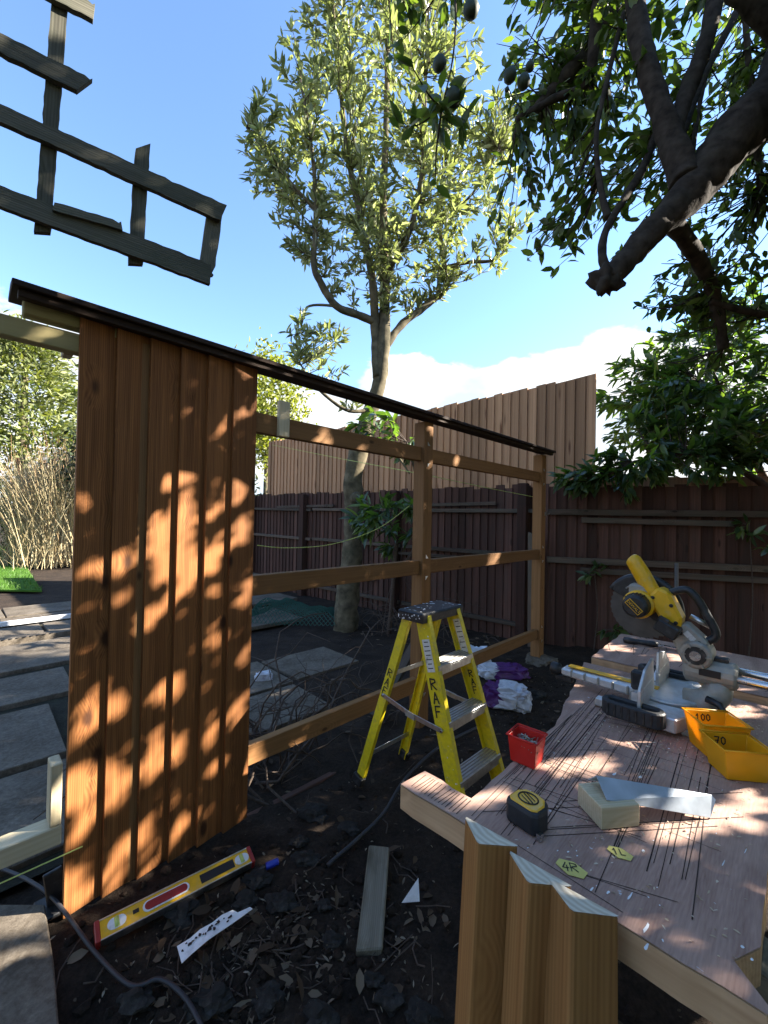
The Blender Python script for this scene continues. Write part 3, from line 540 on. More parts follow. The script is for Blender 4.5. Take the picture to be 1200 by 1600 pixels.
TG = np.concatenate([in_ell(255, tp(598, 150), vec(1.22, 1.25, 2.0), .2), in_ell(140, tp(600, 240), vec(1.55, 1.3, 1.15), .4), in_ell(46, tp(745, 345), vec(.72, .75, .62), .2), in_ell(44, tp(428, 235, -.4), vec(.42, .4, .62), .2),
                     in_ell(24, tp(470, 330, -.3), vec(.35, .5, .5), .2), in_ell(40, tp(640, 360), vec(.7, .9, .55), .2), in_ell(26, tp(490, 545, -.3), vec(.42, .4, .42), .2), in_ell(90, tp(585, -10, 0), vec(1.05, 1.1, 1.1), .2),
                     in_ell(70, tp(610, 420, 0), vec(.9, .7, .5), .2), in_ell(9, tp(560, 640, -.2), vec(.5, .3, .2), .2), in_ell(40, tp(770, 210), vec(.4, .5, .45), .2)])
TG = TG[TG[:, 2] > 2.6]
sprays(TG, nodes, 20, 0, 1.0, (.08, .145), (.028, .042), M_LEAF_T, M_TWIG, ctree, upw=.3, rest=.95)
# shrub with big drooping leaves beside the trunk
def leaf_shrub(name, label, base, targets, nl, Lr, Wr, mat, limbsP, accept=None, droop=.35, twr=.006, rest=.4):
    r_ = root(name, label, 'shrub', base); limbs('stem', limbsP, M_TWIG, r_, 6)
    nd = np.array([p for P_, R_ in limbsP for p in smooth_path(P_, 5)]); sprays(targets, nd, nl, 0, .9, Lr, Wr, mat, M_TWIG, r_, droop=droop, upw=.1, tw=twr, accept=accept, lift=False, rest=rest); return r_
sb = gnd(608, 985)
leaf_shrub('broadleaf_shrub', 'small broad-leaved evergreen shrub between the tree trunk and the middle post', sb, np.concatenate([in_ell(26, at(605, 810, 4.5), vec(.36, .3, .36), .1), in_ell(7, at(590, 660, 4.6), vec(.35, .3, .18), .1), in_ell(5, at(640, 700, 4.6), vec(.2, .2, .2), .1)]), 11, (.13, .2), (.045, .065), M_LEAF_R,
           [([sb-ZZ*.05, at(615, 900, 4.6), at(618, 840, 4.55), at(600, 800, 4.5)], [.028, .022, .018, .01]), ([at(616, 900, 4.6), at(650, 850, 4.6), at(655, 770, 4.6), at(635, 690, 4.6)], [.02, .018, .015, .008])], droop=.5)
# ------------------------------------------------------------------ laurel beyond the right fence
lb = K+DC*2.6-NC*.9
LT = [([lb, lb+ZZ*1.2+DC*.1, lb+vec(-.3, .1, 2.2), lb+vec(-1.0, .1, 2.9)], [.09, .075, .05, .02]), ([lb+ZZ*1.0, lb+vec(.6, .2, 2.0), lb+vec(1.2, .3, 3.2)], [.06, .045, .02]),
      ([lb+ZZ*1.3, lb+vec(-.7, -.3, 1.75), lb+vec(-1.5, -.4, 2.0), lb+vec(-2.0, -.35, 1.9)], [.045, .035, .022, .01]), ([lb+ZZ*1.2, lb+vec(.2, -.6, 1.8), lb+vec(.1, -1.0, 1.7)], [.045, .03, .012]),
      ([lb+ZZ*1.2, lb+vec(-.2, .5, 2.4), lb+vec(-.5, .6, 3.3)], [.05, .035, .012])]
TGR = np.concatenate([in_ell(70, at(1000, 640, 5.0), vec(.55, .6, .75), .1), in_ell(110, at(1110, 620, 5.0), vec(.9, .8, 1.1), .2), in_ell(90, at(1230, 560, 5.2), vec(1.0, 1.0, 1.5), .2), in_ell(15, at(965, 738, 4.12), vec(.45, .12, .22), .1),
                      in_ell(22, at(1090, 715, 3.95), vec(.6, .16, .34), .1), in_ell(22, at(1180, 690, 3.85), vec(.4, .2, .45), .1), in_ell(12, at(900, 748, 4.22), vec(.22, .08, .10), .1), in_ell(40, at(1060, 660, 4.35), vec(.6, .3, .5), .1)])
def acc_laurel(P):
    q = P-CAM; x = 600+F*(q@_r)/(q@_f); c = (P-K)@NC; return ~((c > -.14) & (c < .10) & (P[:, 2] < 1.72)) & ~((x < 935) & (c < -.1))
laurel = leaf_shrub('laurel_tree', 'large dark laurel with big glossy leaves overhanging the right fence', lb*vec(1, 1, 0), TGR, 17, (.11, .19), (.042, .066), M_LEAF_R, LT, acc_laurel, droop=.3, twr=.008, rest=.5)
for k, (x, y) in enumerate(((932, 900), (958, 985), (1180, 850), (1145, 820))):
    p = at(x, y, 4.1-.0*k); c_ = p+NC*(.12-(p-K)@NC); b_ = c_*vec(1, 1, 0)
    leaf_shrub('ivy_sprig', ['small leafy sprig on the right fence, left of the saw blade', 'low leafy sprig behind the far edge of the workbench', 'leafy sprig hanging on the dark fence at the right edge', 'sparse sprig on the dark fence below the laurel'][k], b_, in_ell(4, c_, vec(.12, .05, .12), .1), 6, (.09, .14), (.035, .05), M_LEAF_R, [([b_, (b_+c_)/2+DC*.03, c_], [.006, .005, .004])])
# ------------------------------------------------------------------ near tree: limbs overhead at right, crown that shades the work
ntree = root('overhanging_tree', 'big dark tree with thick limbs overhanging from the upper right', 'tree', vec(3.0, -.6, 0))
YN = 1.75
def np_(x, y, dy=0): return at(x, y, YN+dy)
NL = [([vec(3.0, -.6, -.2), vec(3.0, -.5, 1.2), vec(2.85, .5, 2.6), np_(1345, 30, .0), np_(1215, 150, .05), np_(1150, 215), np_(1090, 290), np_(1030, 352, -.03), np_(985, 400, -.05), np_(950, 438, -.06)], [.24, .2, .17, .14, .118, .108, .088, .064, .052, .042]),
      ([np_(1070, 285), np_(1048, 215, .05), np_(1022, 140, .1), np_(1000, 60, .15), np_(985, -60, .2)], [.07, .058, .054, .05, .05]),
      ([np_(1050, 215, .05), np_(1075, 140, .1), np_(1105, 60, .1), np_(1125, -50, .15)], [.045, .042, .042, .042]),
      ([np_(958, 432), np_(942, 405), np_(945, 365, .05), np_(968, 322, .1), np_(1005, 262, .2), np_(1030, 195, .3)], [.026, .022, .02, .02, .022, .02]),
      ([np_(950, 340, .1), np_(938, 290, .15), np_(932, 210, .2), np_(950, 120, .25), np_(975, 20, .3)], [.018, .014, .013, .014, .015]),
      ([np_(808, 186, .5), np_(862, 156, .5), np_(915, 132, .45), np_(928, 70, .4), np_(938, -60, .4)], [.016, .022, .028, .034, .04]),
      ([np_(838, 170, .6), np_(885, 118, .6), np_(940, 50, .6), np_(985, -60, .6)], [.03, .05, .055, .06]),
      ([np_(1040, 335, .1), np_(1085, 395, .35), np_(1115, 460, .5), np_(1130, 545, .6)], [.05, .045, .042, .03]),
      ([np_(1110, 470, .5), np_(1160, 485, .5), np_(1220, 495, .5)], [.02, .02, .022]),
      ([np_(1290, 90, .3), np_(1200, 20, .3), np_(1130, -60, .3)], [.10, .085, .08]),
      ([np_(1060, 230, .2), np_(1100, 120, .4), np_(1150, 20, .5), np_(1180, -60, .5)], [.018, .02, .022, .024]),
      ([np_(1075, 300, .3), np_(1090, 180, .5), np_(1110, 90, .6)], [.015, .014, .012]),
      ([np_(1190, 300, .8), np_(1180, 210, .8), np_(1170, 100, .8), np_(1160, -40, .8)], [.02, .02, .02, .02]),
      ([np_(985, -60, .2), np_(850, -140, .1), np_(760, -120, .1), np_(715, -60, .0), np_(712, 40, -.1), np_(706, 100, -.1), np_(690, 170, -.1)], [.05, .03, .02, .008, .005, .004, .003]),
      ([np_(760, -120, .1), np_(660, -110, .2), np_(600, -80, .2)], [.02, .012, .006]),
      ([vec(3.0, -.5, 1.3), vec(3.9, .1, 2.0), vec(4.3, .5, 2.6)], [.12, .08, .03]), ([vec(2.9, .2, 2.2), vec(3.6, .5, 3.5), vec(4.2, 1.2, 4.5)], [.11, .08, .03]),
      ([vec(2.9, .2, 2.2), vec(2.3, -.4, 3.4), vec(1.0, -.9, 4.2), vec(-1.2, -1.2, 4.5)], [.12, .09, .06, .03]), ([vec(2.6, -.2, 3.0), vec(2.2, -1.4, 4.0), vec(1.6, -2.6, 4.3)], [.07, .05, .02])]
NL = [(P_, [r_*(.86 if i else .92) for r_ in R_]) for i, (P_, R_) in enumerate(NL)]
limbs('trunk', NL[:1], M_BARKD, ntree, 16, 5); limbs('branch', NL[1:], M_BARKD, ntree, 10, 5)
nn = np.array([p for P_, R_ in NL[1:15] for p in smooth_path(P_, 6)]); nn = np.concatenate([nn, np.array(smooth_path(NL[0][0], 6))[20:]])
TN = np.concatenate([in_ell(60, np_(860, 120, .7), vec(.34, .35, .36), .1), in_ell(56, np_(950, 120, .6), vec(.4, .45, .55), .1), in_ell(60, np_(1090, 120, .9), vec(.55, .5, .6), .1), in_ell(40, np_(930, 260, .6), vec(.24, .3, .3), .1),
                     in_ell(22, np_(1010, 330, .9), vec(.3, .3, .3), .1), in_ell(34, np_(1110, 420, .7), vec(.4, .35, .34), .1), in_ell(30, np_(1190, 330, .9), vec(.35, .35, .5), .1), in_ell(40, np_(1200, 180, .9), vec(.4, .4, .6), .1),
                     in_ell(9, np_(860, 385, .6), vec(.10, .12, .12), .1), in_ell(10, np_(835, 300, .6), vec(.08, .1, .1), .1), in_ell(24, np_(900, 20, .6), vec(.5, .4, .3), .1), in_ell(14, np_(640, -5, .2), vec(.26, .2, .12), .1), in_ell(5, np_(690, 170, -.1), vec(.04, .05, .12), .1),
                     in_ell(24, np_(1090, 480, .8), vec(.3, .3, .25), .1), in_ell(5, np_(860, 330, .6), vec(.03, .05, .2), .1)])
v_, f_ = blob((0, 0, 0), .05, 3, 3, .9, (1, .9, 1.1)); obj('branch_knob', v_, f_, M_BARKD, ntree, Matrix.Translation([float(c) for c in np_(948, 440, -.06)]), smooth=True)
# gaps shaped into the crown so sun spots fall on boards, bench and paving below
LIT = []
def lit(p, r1, r2=None): LIT.append((p@E1, p@E2, r1, r2 or r1))
for (x, y, rx, ry) in [(150, 769, 24, 26), (197, 780, 18, 14), (210, 803, 20, 24), (243, 754, 28, 14), (258, 746, 12, 18), (292, 742, 18, 16), (292, 800, 20, 28), (243, 840, 15, 46), (255, 880, 18, 34), (296, 880, 18, 42), (379, 765, 15, 20), (382, 828, 17, 22), (341, 795, 11, 10), (337, 870, 16, 22),
                       (377, 647, 9, 8), (386, 585, 9, 8), (347, 671, 7, 6), (375, 564, 13, 8), (191, 881, 18, 18), (150, 885, 16, 13), (238, 963, 20, 16), (196, 935, 18, 14), (290, 914, 20, 18), (332, 928, 11, 11), (387, 928, 10, 19), (341, 998, 13, 11), (388, 1026, 11, 16), (266, 1072, 26, 13), (186, 1103, 15, 22),
                       (140, 1120, 19, 28), (245, 1183, 17, 34), (283, 1173, 13, 18), (371, 1106, 16, 12), (378, 1124, 16, 10), (329, 1152, 14, 14), (336, 1204, 14, 12), (381, 1211, 9, 11), (133, 1222, 22, 22), (189, 1225, 19, 28), (130, 1292, 20, 24), (234, 1295, 15, 22), (280, 1295, 12, 12), (186, 1352, 20, 32), (130, 1400, 17, 22), (228, 1358, 10, 22), (133, 1365, 14, 12), (410, 1180, 12, 18), (520, 680, 12, 12), (578, 697, 8, 8), (375, 735, 8, 8)]:
    p = onp(x, y, V, VA); a_ = onp(x+rx, y, V, VA); b_ = onp(x, y+ry, V, VA)
    lit(p, max(abs((a_-p)@E1), .014)*1.22, max(abs((b_-p)@E2), .014)*1.22)
for (x, y, rx, ry, z) in [(880, 1195, 50, 10, .71), (930, 1187, 30, 8, .71), (990, 1162, 26, 11, .71), (1150, 1112, 34, 9, .71), (1145, 1275, 46, 18, .71), (1065, 1300, 26, 9, .71), (1185, 1250, 20, 20, .71), (672, 1222, 28, 12, .71), (770, 1245, 42, 9, .71), (960, 1012, 22, 6, .73), (1050, 1035, 18, 6, .71), (1080, 1100, 24, 7, .71), (30, 1440, 46, 18, .03), (20, 1500, 36, 20, .03), (10, 1290, 30, 15, .31), (60, 1275, 36, 14, .31), (1085, 1140, 20, 10, .76), (1150, 1185, 40, 22, .8)]:
    p = gnd(x, y, z); a_ = gnd(x+rx, y, z); b_ = gnd(x, y+ry, z); lit(p, max(abs((a_-p)@E1), abs((b_-p)@E1), .02)*1.3, max(abs((a_-p)@E2), abs((b_-p)@E2), .02)*1.3)
for p, r_ in ((A(2.3, 1.955, -.03), .05), (A(2.55, 1.955, -.03), .05), (A(2.12, 1.88, 0), .03), (A(2.9, .985, -.03), .035), (A(3.0, .985, -.03), .03), (A(2.4, 1.70, -.03), .03), (vec(.30, 1.93, .66), .05), (vec(.42, 2.06, .62), .05)): lit(p, r_)
LIT = np.array(LIT)
def shade_ok(P, grow=.012):
    a_ = P@E1; b_ = P@E2; ok = np.ones(len(P), bool)
    for c1, c2, r1, r2 in LIT: ok &= ((a_-c1)/(r1+grow))**2+((b_-c2)/(r2+grow))**2 > 1
    return ok
TN = np.concatenate([TN[::2], TN[1::2]+RNG.normal(size=TN[1::2].shape)*.1, TN[::3]+RNG.normal(size=TN[::3].shape)*.16])
sprays(TN, nn, 8, 0, 1.4, (.055, .10), (.028, .044), M_LEAF_N, M_BARKD, ntree, droop=.5, upw=.1, tw=.005, lift=False, accept=shade_ok, rest=1.0)
# unseen crown right of the frame, its leaves arranged to cast the dappled shade
n = 84000
s1 = RNG.uniform(-.9, 3.0, n); s2 = RNG.uniform(-1.2, 2.5, n); tt = RNG.uniform(2.9, 4.1, n)+np.maximum(0, s1-1.35)*1.25
P = s1[:, None]*E1+s2[:, None]*E2+tt[:, None]*SD
D = rdir(n); D[:, 2] -= .3; Ls = RNG.uniform(.055, .085, n)
q = P+D/np.linalg.norm(D, axis=1)[:, None]*Ls[:, None]*.5-CAM; px = 600+F*(q@_r)/(q@_f)
k = shade_ok(P+D*.035, .004) & ((px > 1230) | (q[:, 1] < .3)) & (P[:, 2] > 1.5) & ~(((P-K)@NC < .1) & (P[:, 2] < 1.9))
leaves('foliage', P[k], D[k], rdir(k.sum()), Ls[k], RNG.uniform(.032, .046, k.sum()), M_LEAF_N, ntree)
n = 8500  # unseen leaves added overhead and behind the camera to cut the sky light
P = np.stack([RNG.uniform(-3.4, 5.2, n), RNG.uniform(-4.0, 1.2, n), RNG.uniform(.7, 5.6, n)], 1); q = P-CAM; py = 800-F*(q@_u)/(q@_f)
clump = np.array([noise.noise(Vector(p*.9)) for p in P]); k = ((py < -60) | (q[:, 1] < -.3)) & (clump > -.3) & (((P[:, 0]-.3)/3.0)**2+((P[:, 1]-.6)/2.9)**2+((P[:, 2]-.8)/4.6)**2 > 1) & shade_ok(P, .05)
D = rdir(k.sum()); D[:, 2] -= .3; leaves('foliage', P[k], D, rdir(k.sum())+ZZ*1.2, RNG.uniform(.11, .17, k.sum()), RNG.uniform(.06, .085, k.sum()), M_LEAF_N, ntree)
n = 26000  # low leaf skirt added behind and right of camera, blocks sky light on panel
P = np.stack([RNG.uniform(-2.5, 5.4, n), RNG.uniform(-3.6, .6, n), RNG.uniform(.15, 2.9, n)], 1); D = rdir(n); q = P-CAM
k = (((P[:, 0]-.3)/2.4)**2+((P[:, 1]-.9)/2.6)**2 > 1) & ((q[:, 1] < -.3) | (600+F*(q@_r)/(q@_f) > 1400)) & shade_ok(P, .03) & ((P[:, 0] > 1.5) | (P[:, 1] < -1.6))
leaves('foliage', P[k], D[k], rdir(k.sum()), RNG.uniform(.10, .16, k.sum()), RNG.uniform(.055, .085, k.sum()), M_LEAF_N, ntree)
n = 16000  # unseen laurel leaves added out of frame to shade the open rails
s1 = RNG.uniform(2.1, 4.0, n); s2 = RNG.uniform(-.9, 1.6, n); tt = RNG.uniform(5.6, 7.6, n); P = s1[:, None]*E1+s2[:, None]*E2+tt[:, None]*SD; D = rdir(n); q = P-CAM; px = 600+F*(q@_r)/(q@_f)
k = shade_ok(P+D*.045, .02) & (px > 1225) & (P[:, 2] > .5) & ((P-K)@NC < -.1)
leaves('foliage', P[k], D[k], rdir(k.sum()), RNG.uniform(.09, .14, k.sum()), RNG.uniform(.05, .075, k.sum()), M_LEAF_R, laurel)
for (x, y, r_) in ((736, 15, .034), (687, 100, .030), (797, 118, .029), (708, 152, .034), (818, 128, .028), (792, 140, .010), (828, 104, .02)):
    v_, f_ = blob((0, 0, 0), r_, x, 2, .12, (.95, .95, 1.05)); obj('seed_pod', v_, f_, M_FRUIT, ntree, Matrix.Translation([float(c) for c in np_(x, y, -.1)]), smooth=True)
hp = [(715, 30), (706, 75), (690, 95), (704, 130), (712, 145), (800, 105), (812, 130), (735, 5)]
mb = MB(); 
for i in ((715, -30, 722, 5), (712, 60, 690, 90), (706, 110, 708, 135), (830, 60, 800, 108), (842, 60, 820, 115), (830, 60, 850, 0), (842, 60, 870, -10)): mb.tube([np_(i[0], i[1], -.08), np_((i[0]+i[2])/2+3, (i[1]+i[3])/2, -.09), np_(i[2], i[3], -.1)], .0025, 5)
mb.build('twigs', M_BARKD, ntree, kind='stuff')
# ------------------------------------------------------------------ left background garden
cb = vec(*at(30, 868, 13.0)[:2], 0)
con = root('conifer_tree', 'sunlit olive-green conifer at the far left edge behind the pale shrub', 'tree', cb)
limbs('trunk', [([cb, cb+ZZ*2, cb+ZZ*6.5], [.2, .16, .05])], M_BARK, con, 8)
CLp, CLd = [], []
for k in range(420):
    h = random.uniform(1.2, 7.0); a_ = random.uniform(0, 2*math.pi); R_ = 2.7*(1-(h/7.6)**1.6)*random.uniform(.55, 1.08); o_ = vec(math.cos(a_), math.sin(a_), 0); tip = cb+o_*R_+ZZ*(h-.1*R_)
    for _ in range(34): CLp.append(tip+RNG.normal(size=3)*vec(.26, .26, .15)); CLd.append(o_+rdir(1)[0]*.8+ZZ*.1)
n = len(CLp); leaves('foliage', np.array(CLp), np.array(CLd), rdir(n), RNG.uniform(.14, .3, n), RNG.uniform(.05, .1, n), M_LEAF_C, con)
def bush(name, label, cat, c, r, n, mat, Lr, Wr, cl=40):
    b_ = root(name, label, cat, c*vec(1, 1, 0)); cs = in_ell(cl, c, r, .5); P_ = cs[RNG.integers(0, cl, n)]+RNG.normal(size=(n, 3))*r*.2; P_ = P_[P_[:, 2] > .02]; m_ = len(P_)
    limbs('trunk', [([c*vec(1, 1, 0), c*vec(1, 1, .5), c], [.1, .07, .03])], M_BARK, b_, 7)
    leaves('foliage', P_, rdir(m_)+ZZ*.2, rdir(m_), RNG.uniform(*Lr, m_), RNG.uniform(*Wr, m_), mat, b_); return b_
bush('yellow_green_tree', 'yellow-green tree top showing behind the right edge of the board panel', 'tree', at(418, 640, 12.5), vec(1.0, 1.0, 1.6), 5000, M_LEAF_Y, (.1, .2), (.05, .09))
for k, (x, y, Y, rr) in enumerate(((110, 790, 12.0, (1.3, .8, 1.2)), (-60, 820, 12, (1.6, .9, 1.1)), (170, 760, 10.5, (1.2, .8, 1.5)), (-260, 800, 12, (2, 1, 1.6)), (330, 800, 11, (1.6, .8, 1.0)))):
    bush('hedge_bush', ['dark green bush just behind the pale winter shrub', 'low dark bush at the far side of the lawn', 'dark evergreen bush behind the left edge of the panel', 'dark bush beyond the left edge of the lawn', 'dark bush hidden behind the board panel'][k], 'bush', at(x, y, Y), vec(*rr), 4200, M_LEAF_H if k != 2 else M_LEAF_H, (.08, .16), (.04, .08))
pb0 = vec(*gnd(100, 880)[:2], 0)
psh = root('winter_shrub', 'tall pale leafless shrub of dense upright stems left of the panel', 'shrub', pb0)
def stems(n, base, spread, h0, h1, lean, mat, name, parent, wd=.012, seglen=3):
    vs_ = []; fs = []
    for k in range(n):
        b_ = base+vec(*(RNG.normal(size=2)*spread), 0); lr = math.sqrt(random.random()); H = random.uniform(h0, h1)*(1-.42*lr*lr); a_ = random.uniform(0, 2*math.pi); o_ = vec(math.cos(a_), math.sin(a_), 0)*lean*lr; sd = unit(vec(math.sin(a_+random.random()*3), math.cos(a_), .1)); o0 = len(vs_); sd2 = np.cross(sd, ZZ)
        ph = random.uniform(0, 6); 
        for i in range(seglen+1):
            t = i/seglen; c_ = b_+ZZ*H*t+o_*H*t**1.5+sd*.03*math.sin(ph+4*t); w_ = wd*(1-.75*t)
            vs_ += [c_-sd*w_, c_+sd*w_*.6+sd2*w_, c_+sd*w_*.6-sd2*w_]
        for i in range(seglen):
            for j in range(3): fs.append((o0+3*i+j, o0+3*i+(j+1) % 3, o0+3*i+3+(j+1) % 3, o0+3*i+3+j))
    mb = MB(); mb.v = [tuple(map(float, q)) for q in vs_]; mb.f = fs; return mb.build(name, mat, parent, kind='stuff')
stems(6500, pb0+vec(-.1, .2, .1), .42, .9, 2.9, .6, M_STEM, 'stems', psh, .009, 4)
stems(700, pb0+vec(-.3, .5, .1), .5, 2.1, 3.5, .42, M_STEMR, 'tip_stems', psh, .008, 5)
stems(900, pb0+vec(.0, -.3, 0), .4, .5, 1.3, .8, M_STEM, 'low_stems', psh, .006)
# ------------------------------------------------------------------ tangled brambles and netting behind the fence
def tangle(name, label, base, n, spread, H, r0, mat=M_TWIG, seed=1, lean=1.0):
    r_ = root(name, label, 'brambles', base); rnd = np.random.default_rng(seed); mb = MB()
    for k in range(n):
        p = base+vec(*(rnd.normal(size=2)*spread), -.02); d = unit(vec(*(rnd.normal(size=2)*.5*lean), 1)); P_ = [p]; L_ = rnd.uniform(.4, 1)*H
        for i in range(7): d = unit(d+rnd.normal(size=3)*.38-ZZ*.13*i*.5); p = p+d*L_/7; p = p-V*max(0, p@V+1.74); p[2] = max(p[2], .012); P_.append(p)
        mb.tube(P_, np.linspace(r0, r0*.3, len(P_))*rnd.uniform(.5, 1.1), 5, cap=False)
        if rnd.random() < .7:
            j = rnd.integers(2, 6); q = P_[j]; d2 = unit(rnd.normal(size=3)); mb.tube([q, q+d2*.1, q+d2*.2+rnd.normal(size=3)*.04], [r0*.4, r0*.3, r0*.15], 4, cap=False)
    mb.build('stems', mat, r_, smooth=True, kind='stuff'); return r_
tangle('bramble_tangle', 'tangle of bare bramble stems beside the right edge of the panel', uv(1.12, -1.98), 44, .13, 1.25, .008, seed=3)
tangle('bramble_tangle', 'low scatter of bare stems on the path behind the bottom rail', uv(1.75, -2.15), 22, .25, .6, .005, seed=4)
tangle('dead_climber', 'thin bare climber twigs on the dark fence right of the middle post', at(720, 960, 4.75)*vec(1, 1, 0), 20, .3, 1.5, .006, seed=5)
tangle('dead_climber', 'grey bare stems against the dark fence left of the ladder top', at(625, 955, 4.9)*vec(1, 1, 0), 24, .25, 1.2, .008, seed=6)
nb = uv(2.1, -4.2); mb = MB(); G = 46
def npos(i, j):
    x = (i/G-.5)*1.15; y = (j/G-.5)*.8; z = .20+.17*noise.noise((x*2.2, y*2.2, 1))+.10*noise.noise((x*6, y*6, 5)); e = max(abs(x)/.575, abs(y)/.4); return at(462, 955, 5.1)*vec(1, 1, 0)+vec(x, y*.6, max(.01, z*(1-e**4)+.02))
for i in range(G):
    for j in range(G):
        a_ = npos(i, j)
        if (i+j) % 2 == 0:
            for (di, dj) in ((1, 1), (1, -1)):
                if i+di <= G and 0 <= j+dj <= G: b_ = npos(i+di, j+dj); sd = unit(np.cross(b_-a_, CAM-a_))*.0035; mb.add([a_-sd, a_+sd, b_+sd, b_-sd, (a_+b_)/2+vec(0, 0, .004)], [(0, 1, 2, 3), (0, 3, 4), (1, 4, 2)])
tag(mb.build('garden_netting', M_NET), 'heap of green garden netting at the foot of the tree', 'netting')
# ------------------------------------------------------------------ workbench
TZ = .71
bench = root('work_bench', 'makeshift plywood workbench scored with saw cuts, in the right foreground', 'workbench', uv(1.5, -.25))
def board_plate(name, outline, z, th, mat, parent):
    Mx = Matrix(((U[0], V[0], 0, 0), (U[1], V[1], 0, 0), (0, 0, 1, 0), (0, 0, 0, 1)))       # local X along the fence line
    n = len(outline); vs_ = [(a, b, z) for a, b in outline]+[(a, b, z-th) for a, b in outline]
    # U,V,Z is left-handed, so wind the other way
    fs = [tuple(range(n)), tuple(range(2*n-1, n-1, -1))]+[((i+1) % n, i, n+i, n+(i+1) % n) for i in range(n)]
    vs_ = [Mx @ Vector(q) for q in vs_]; o_ = obj(name, vs_, fs, mat, parent)
    return o_
def jagged(pts, step=.04, amp=.004, seed=0):
    rnd = random.Random(seed); out = []
    for i in range(len(pts)):
        a, b = vec(*pts[i]), vec(*pts[(i+1) % len(pts)]); n = max(1, int(np.linalg.norm(b-a)/step))
        for j in range(n): q = a+(b-a)*j/n; out.append((q[0]+(rnd.uniform(-amp, amp) if j else 0), q[1]+(rnd.uniform(-amp, amp) if j else 0)))
    return out
near_o = jagged([(.69, -.612), (.765, -.605), (.762, -.478), (1.2, -.482), (1.83, -.62), (1.845, .30), (1.3, -.022), (.79, -.03), (.74, -.055), (.70, -.018), (.688, -.02)], seed=2, amp=.003)
far_o = jagged([(1.86, -.60), (2.36, -.62), (2.42, .55), (1.87, .5)], seed=3)
def plane_sheet(name, outline, z, mat, parent):
    n = len(outline); vs_ = [tuple(uv(a, b)+ZZ*z) for a, b in outline]; 
    c_ = uv(1.2, -.3); ang = math.atan2(U[1], U[0]); M = Matrix.Translation((float(c_[0]), float(c_[1]), z)) @ Matrix.Rotation(ang, 4, 'Z'); Mi = M.inverted()
    return obj(name, [Mi @ Vector(q) for q in vs_], [tuple(range(n-1, -1, -1))], mat, parent, M)
def slab_edge(name, outline, z, th, mat, parent):
    c_ = uv(1.2, -.3); ang = math.atan2(V[1], V[0]); M = Matrix.Translation((float(c_[0]), float(c_[1]), z)) @ Matrix.Rotation(ang, 4, 'Z'); Mi = M.inverted(); n = len(outline)
    t_ = [Mi @ Vector(uv(a, b)+ZZ*z) for a, b in outline]; b_ = [Mi @ Vector(uv(a, b)+ZZ*(z-th)) for a, b in outline]
    return obj(name, t_+b_, [tuple(range(n-1, -1, -1)), tuple(range(n, 2*n))]+[(i, (i+1) % n, n+(i+1) % n, n+i) for i in range(n)], mat, parent, M)
slab_edge('core_board', near_o, TZ-.003, .050, W_EDGE, bench); plane_sheet('plywood_top', near_o, TZ, M_PLY, bench)
slab_edge('core_board', far_o, TZ+.017, .045, W_EDGE, bench); plane_sheet('plywood_top', far_o, TZ+.02, M_PLY, bench)
# saw cuts scored into the top
mb = MB(); rnd = random.Random(5)
def cut(u0, v0, u1, v1, wd, z=TZ+.0006):
    a, b = uv(u0, v0)+ZZ*z, uv(u1, v1)+ZZ*z; sd = np.cross(unit(b-a), ZZ)*wd/2; mb.add([a-sd, a+sd, b+sd, b-sd], [(0, 1, 2, 3)])
for k in range(44):
    v0 = rnd.choice([rnd.uniform(-.47, -.36), rnd.uniform(-.47, -.33), rnd.uniform(-.36, -.06), rnd.choice([-.235, -.17, -.12])+rnd.gauss(0, .012)]); u0 = rnd.uniform(.70, 1.1); L_ = rnd.uniform(.25, .75); sk = rnd.gauss(.06, .018)
    cut(u0, v0, min(u0+L_, 1.75), max(v0-sk*L_*1.0, -.475) if v0 < -.35 else v0-sk*L_, rnd.uniform(.0009, .002))
for k in range(30):
    u0 = rnd.uniform(.70, 1.5); v0 = rnd.uniform(-.47, -.25); L_ = rnd.uniform(.05, .3); cut(u0, v0, u0+rnd.gauss(.02, .03), min(v0+L_, -.04), rnd.uniform(.0008, .0015))
for k in range(5): u0 = rnd.uniform(.72, .9); v0 = rnd.uniform(-.45, -.3); L_ = rnd.uniform(.3, .5); cut(u0, v0, u0+L_*.72, min(v0+L_*.6, -.04), .0016)
for k in range(14): t = -.59+k*.009; cut(.70, t, .755, t+rnd.uniform(-.004, .004), .0018)
for k in range(26): u0 = rnd.uniform(1.9, 2.2); v0 = rnd.uniform(-.58, .1); cut(u0, v0, u0+rnd.uniform(.05, .15), v0+rnd.gauss(0, .03), .002, TZ+.0206)
mb.build('saw_cuts', M_KERF, bench, kind='stuff')
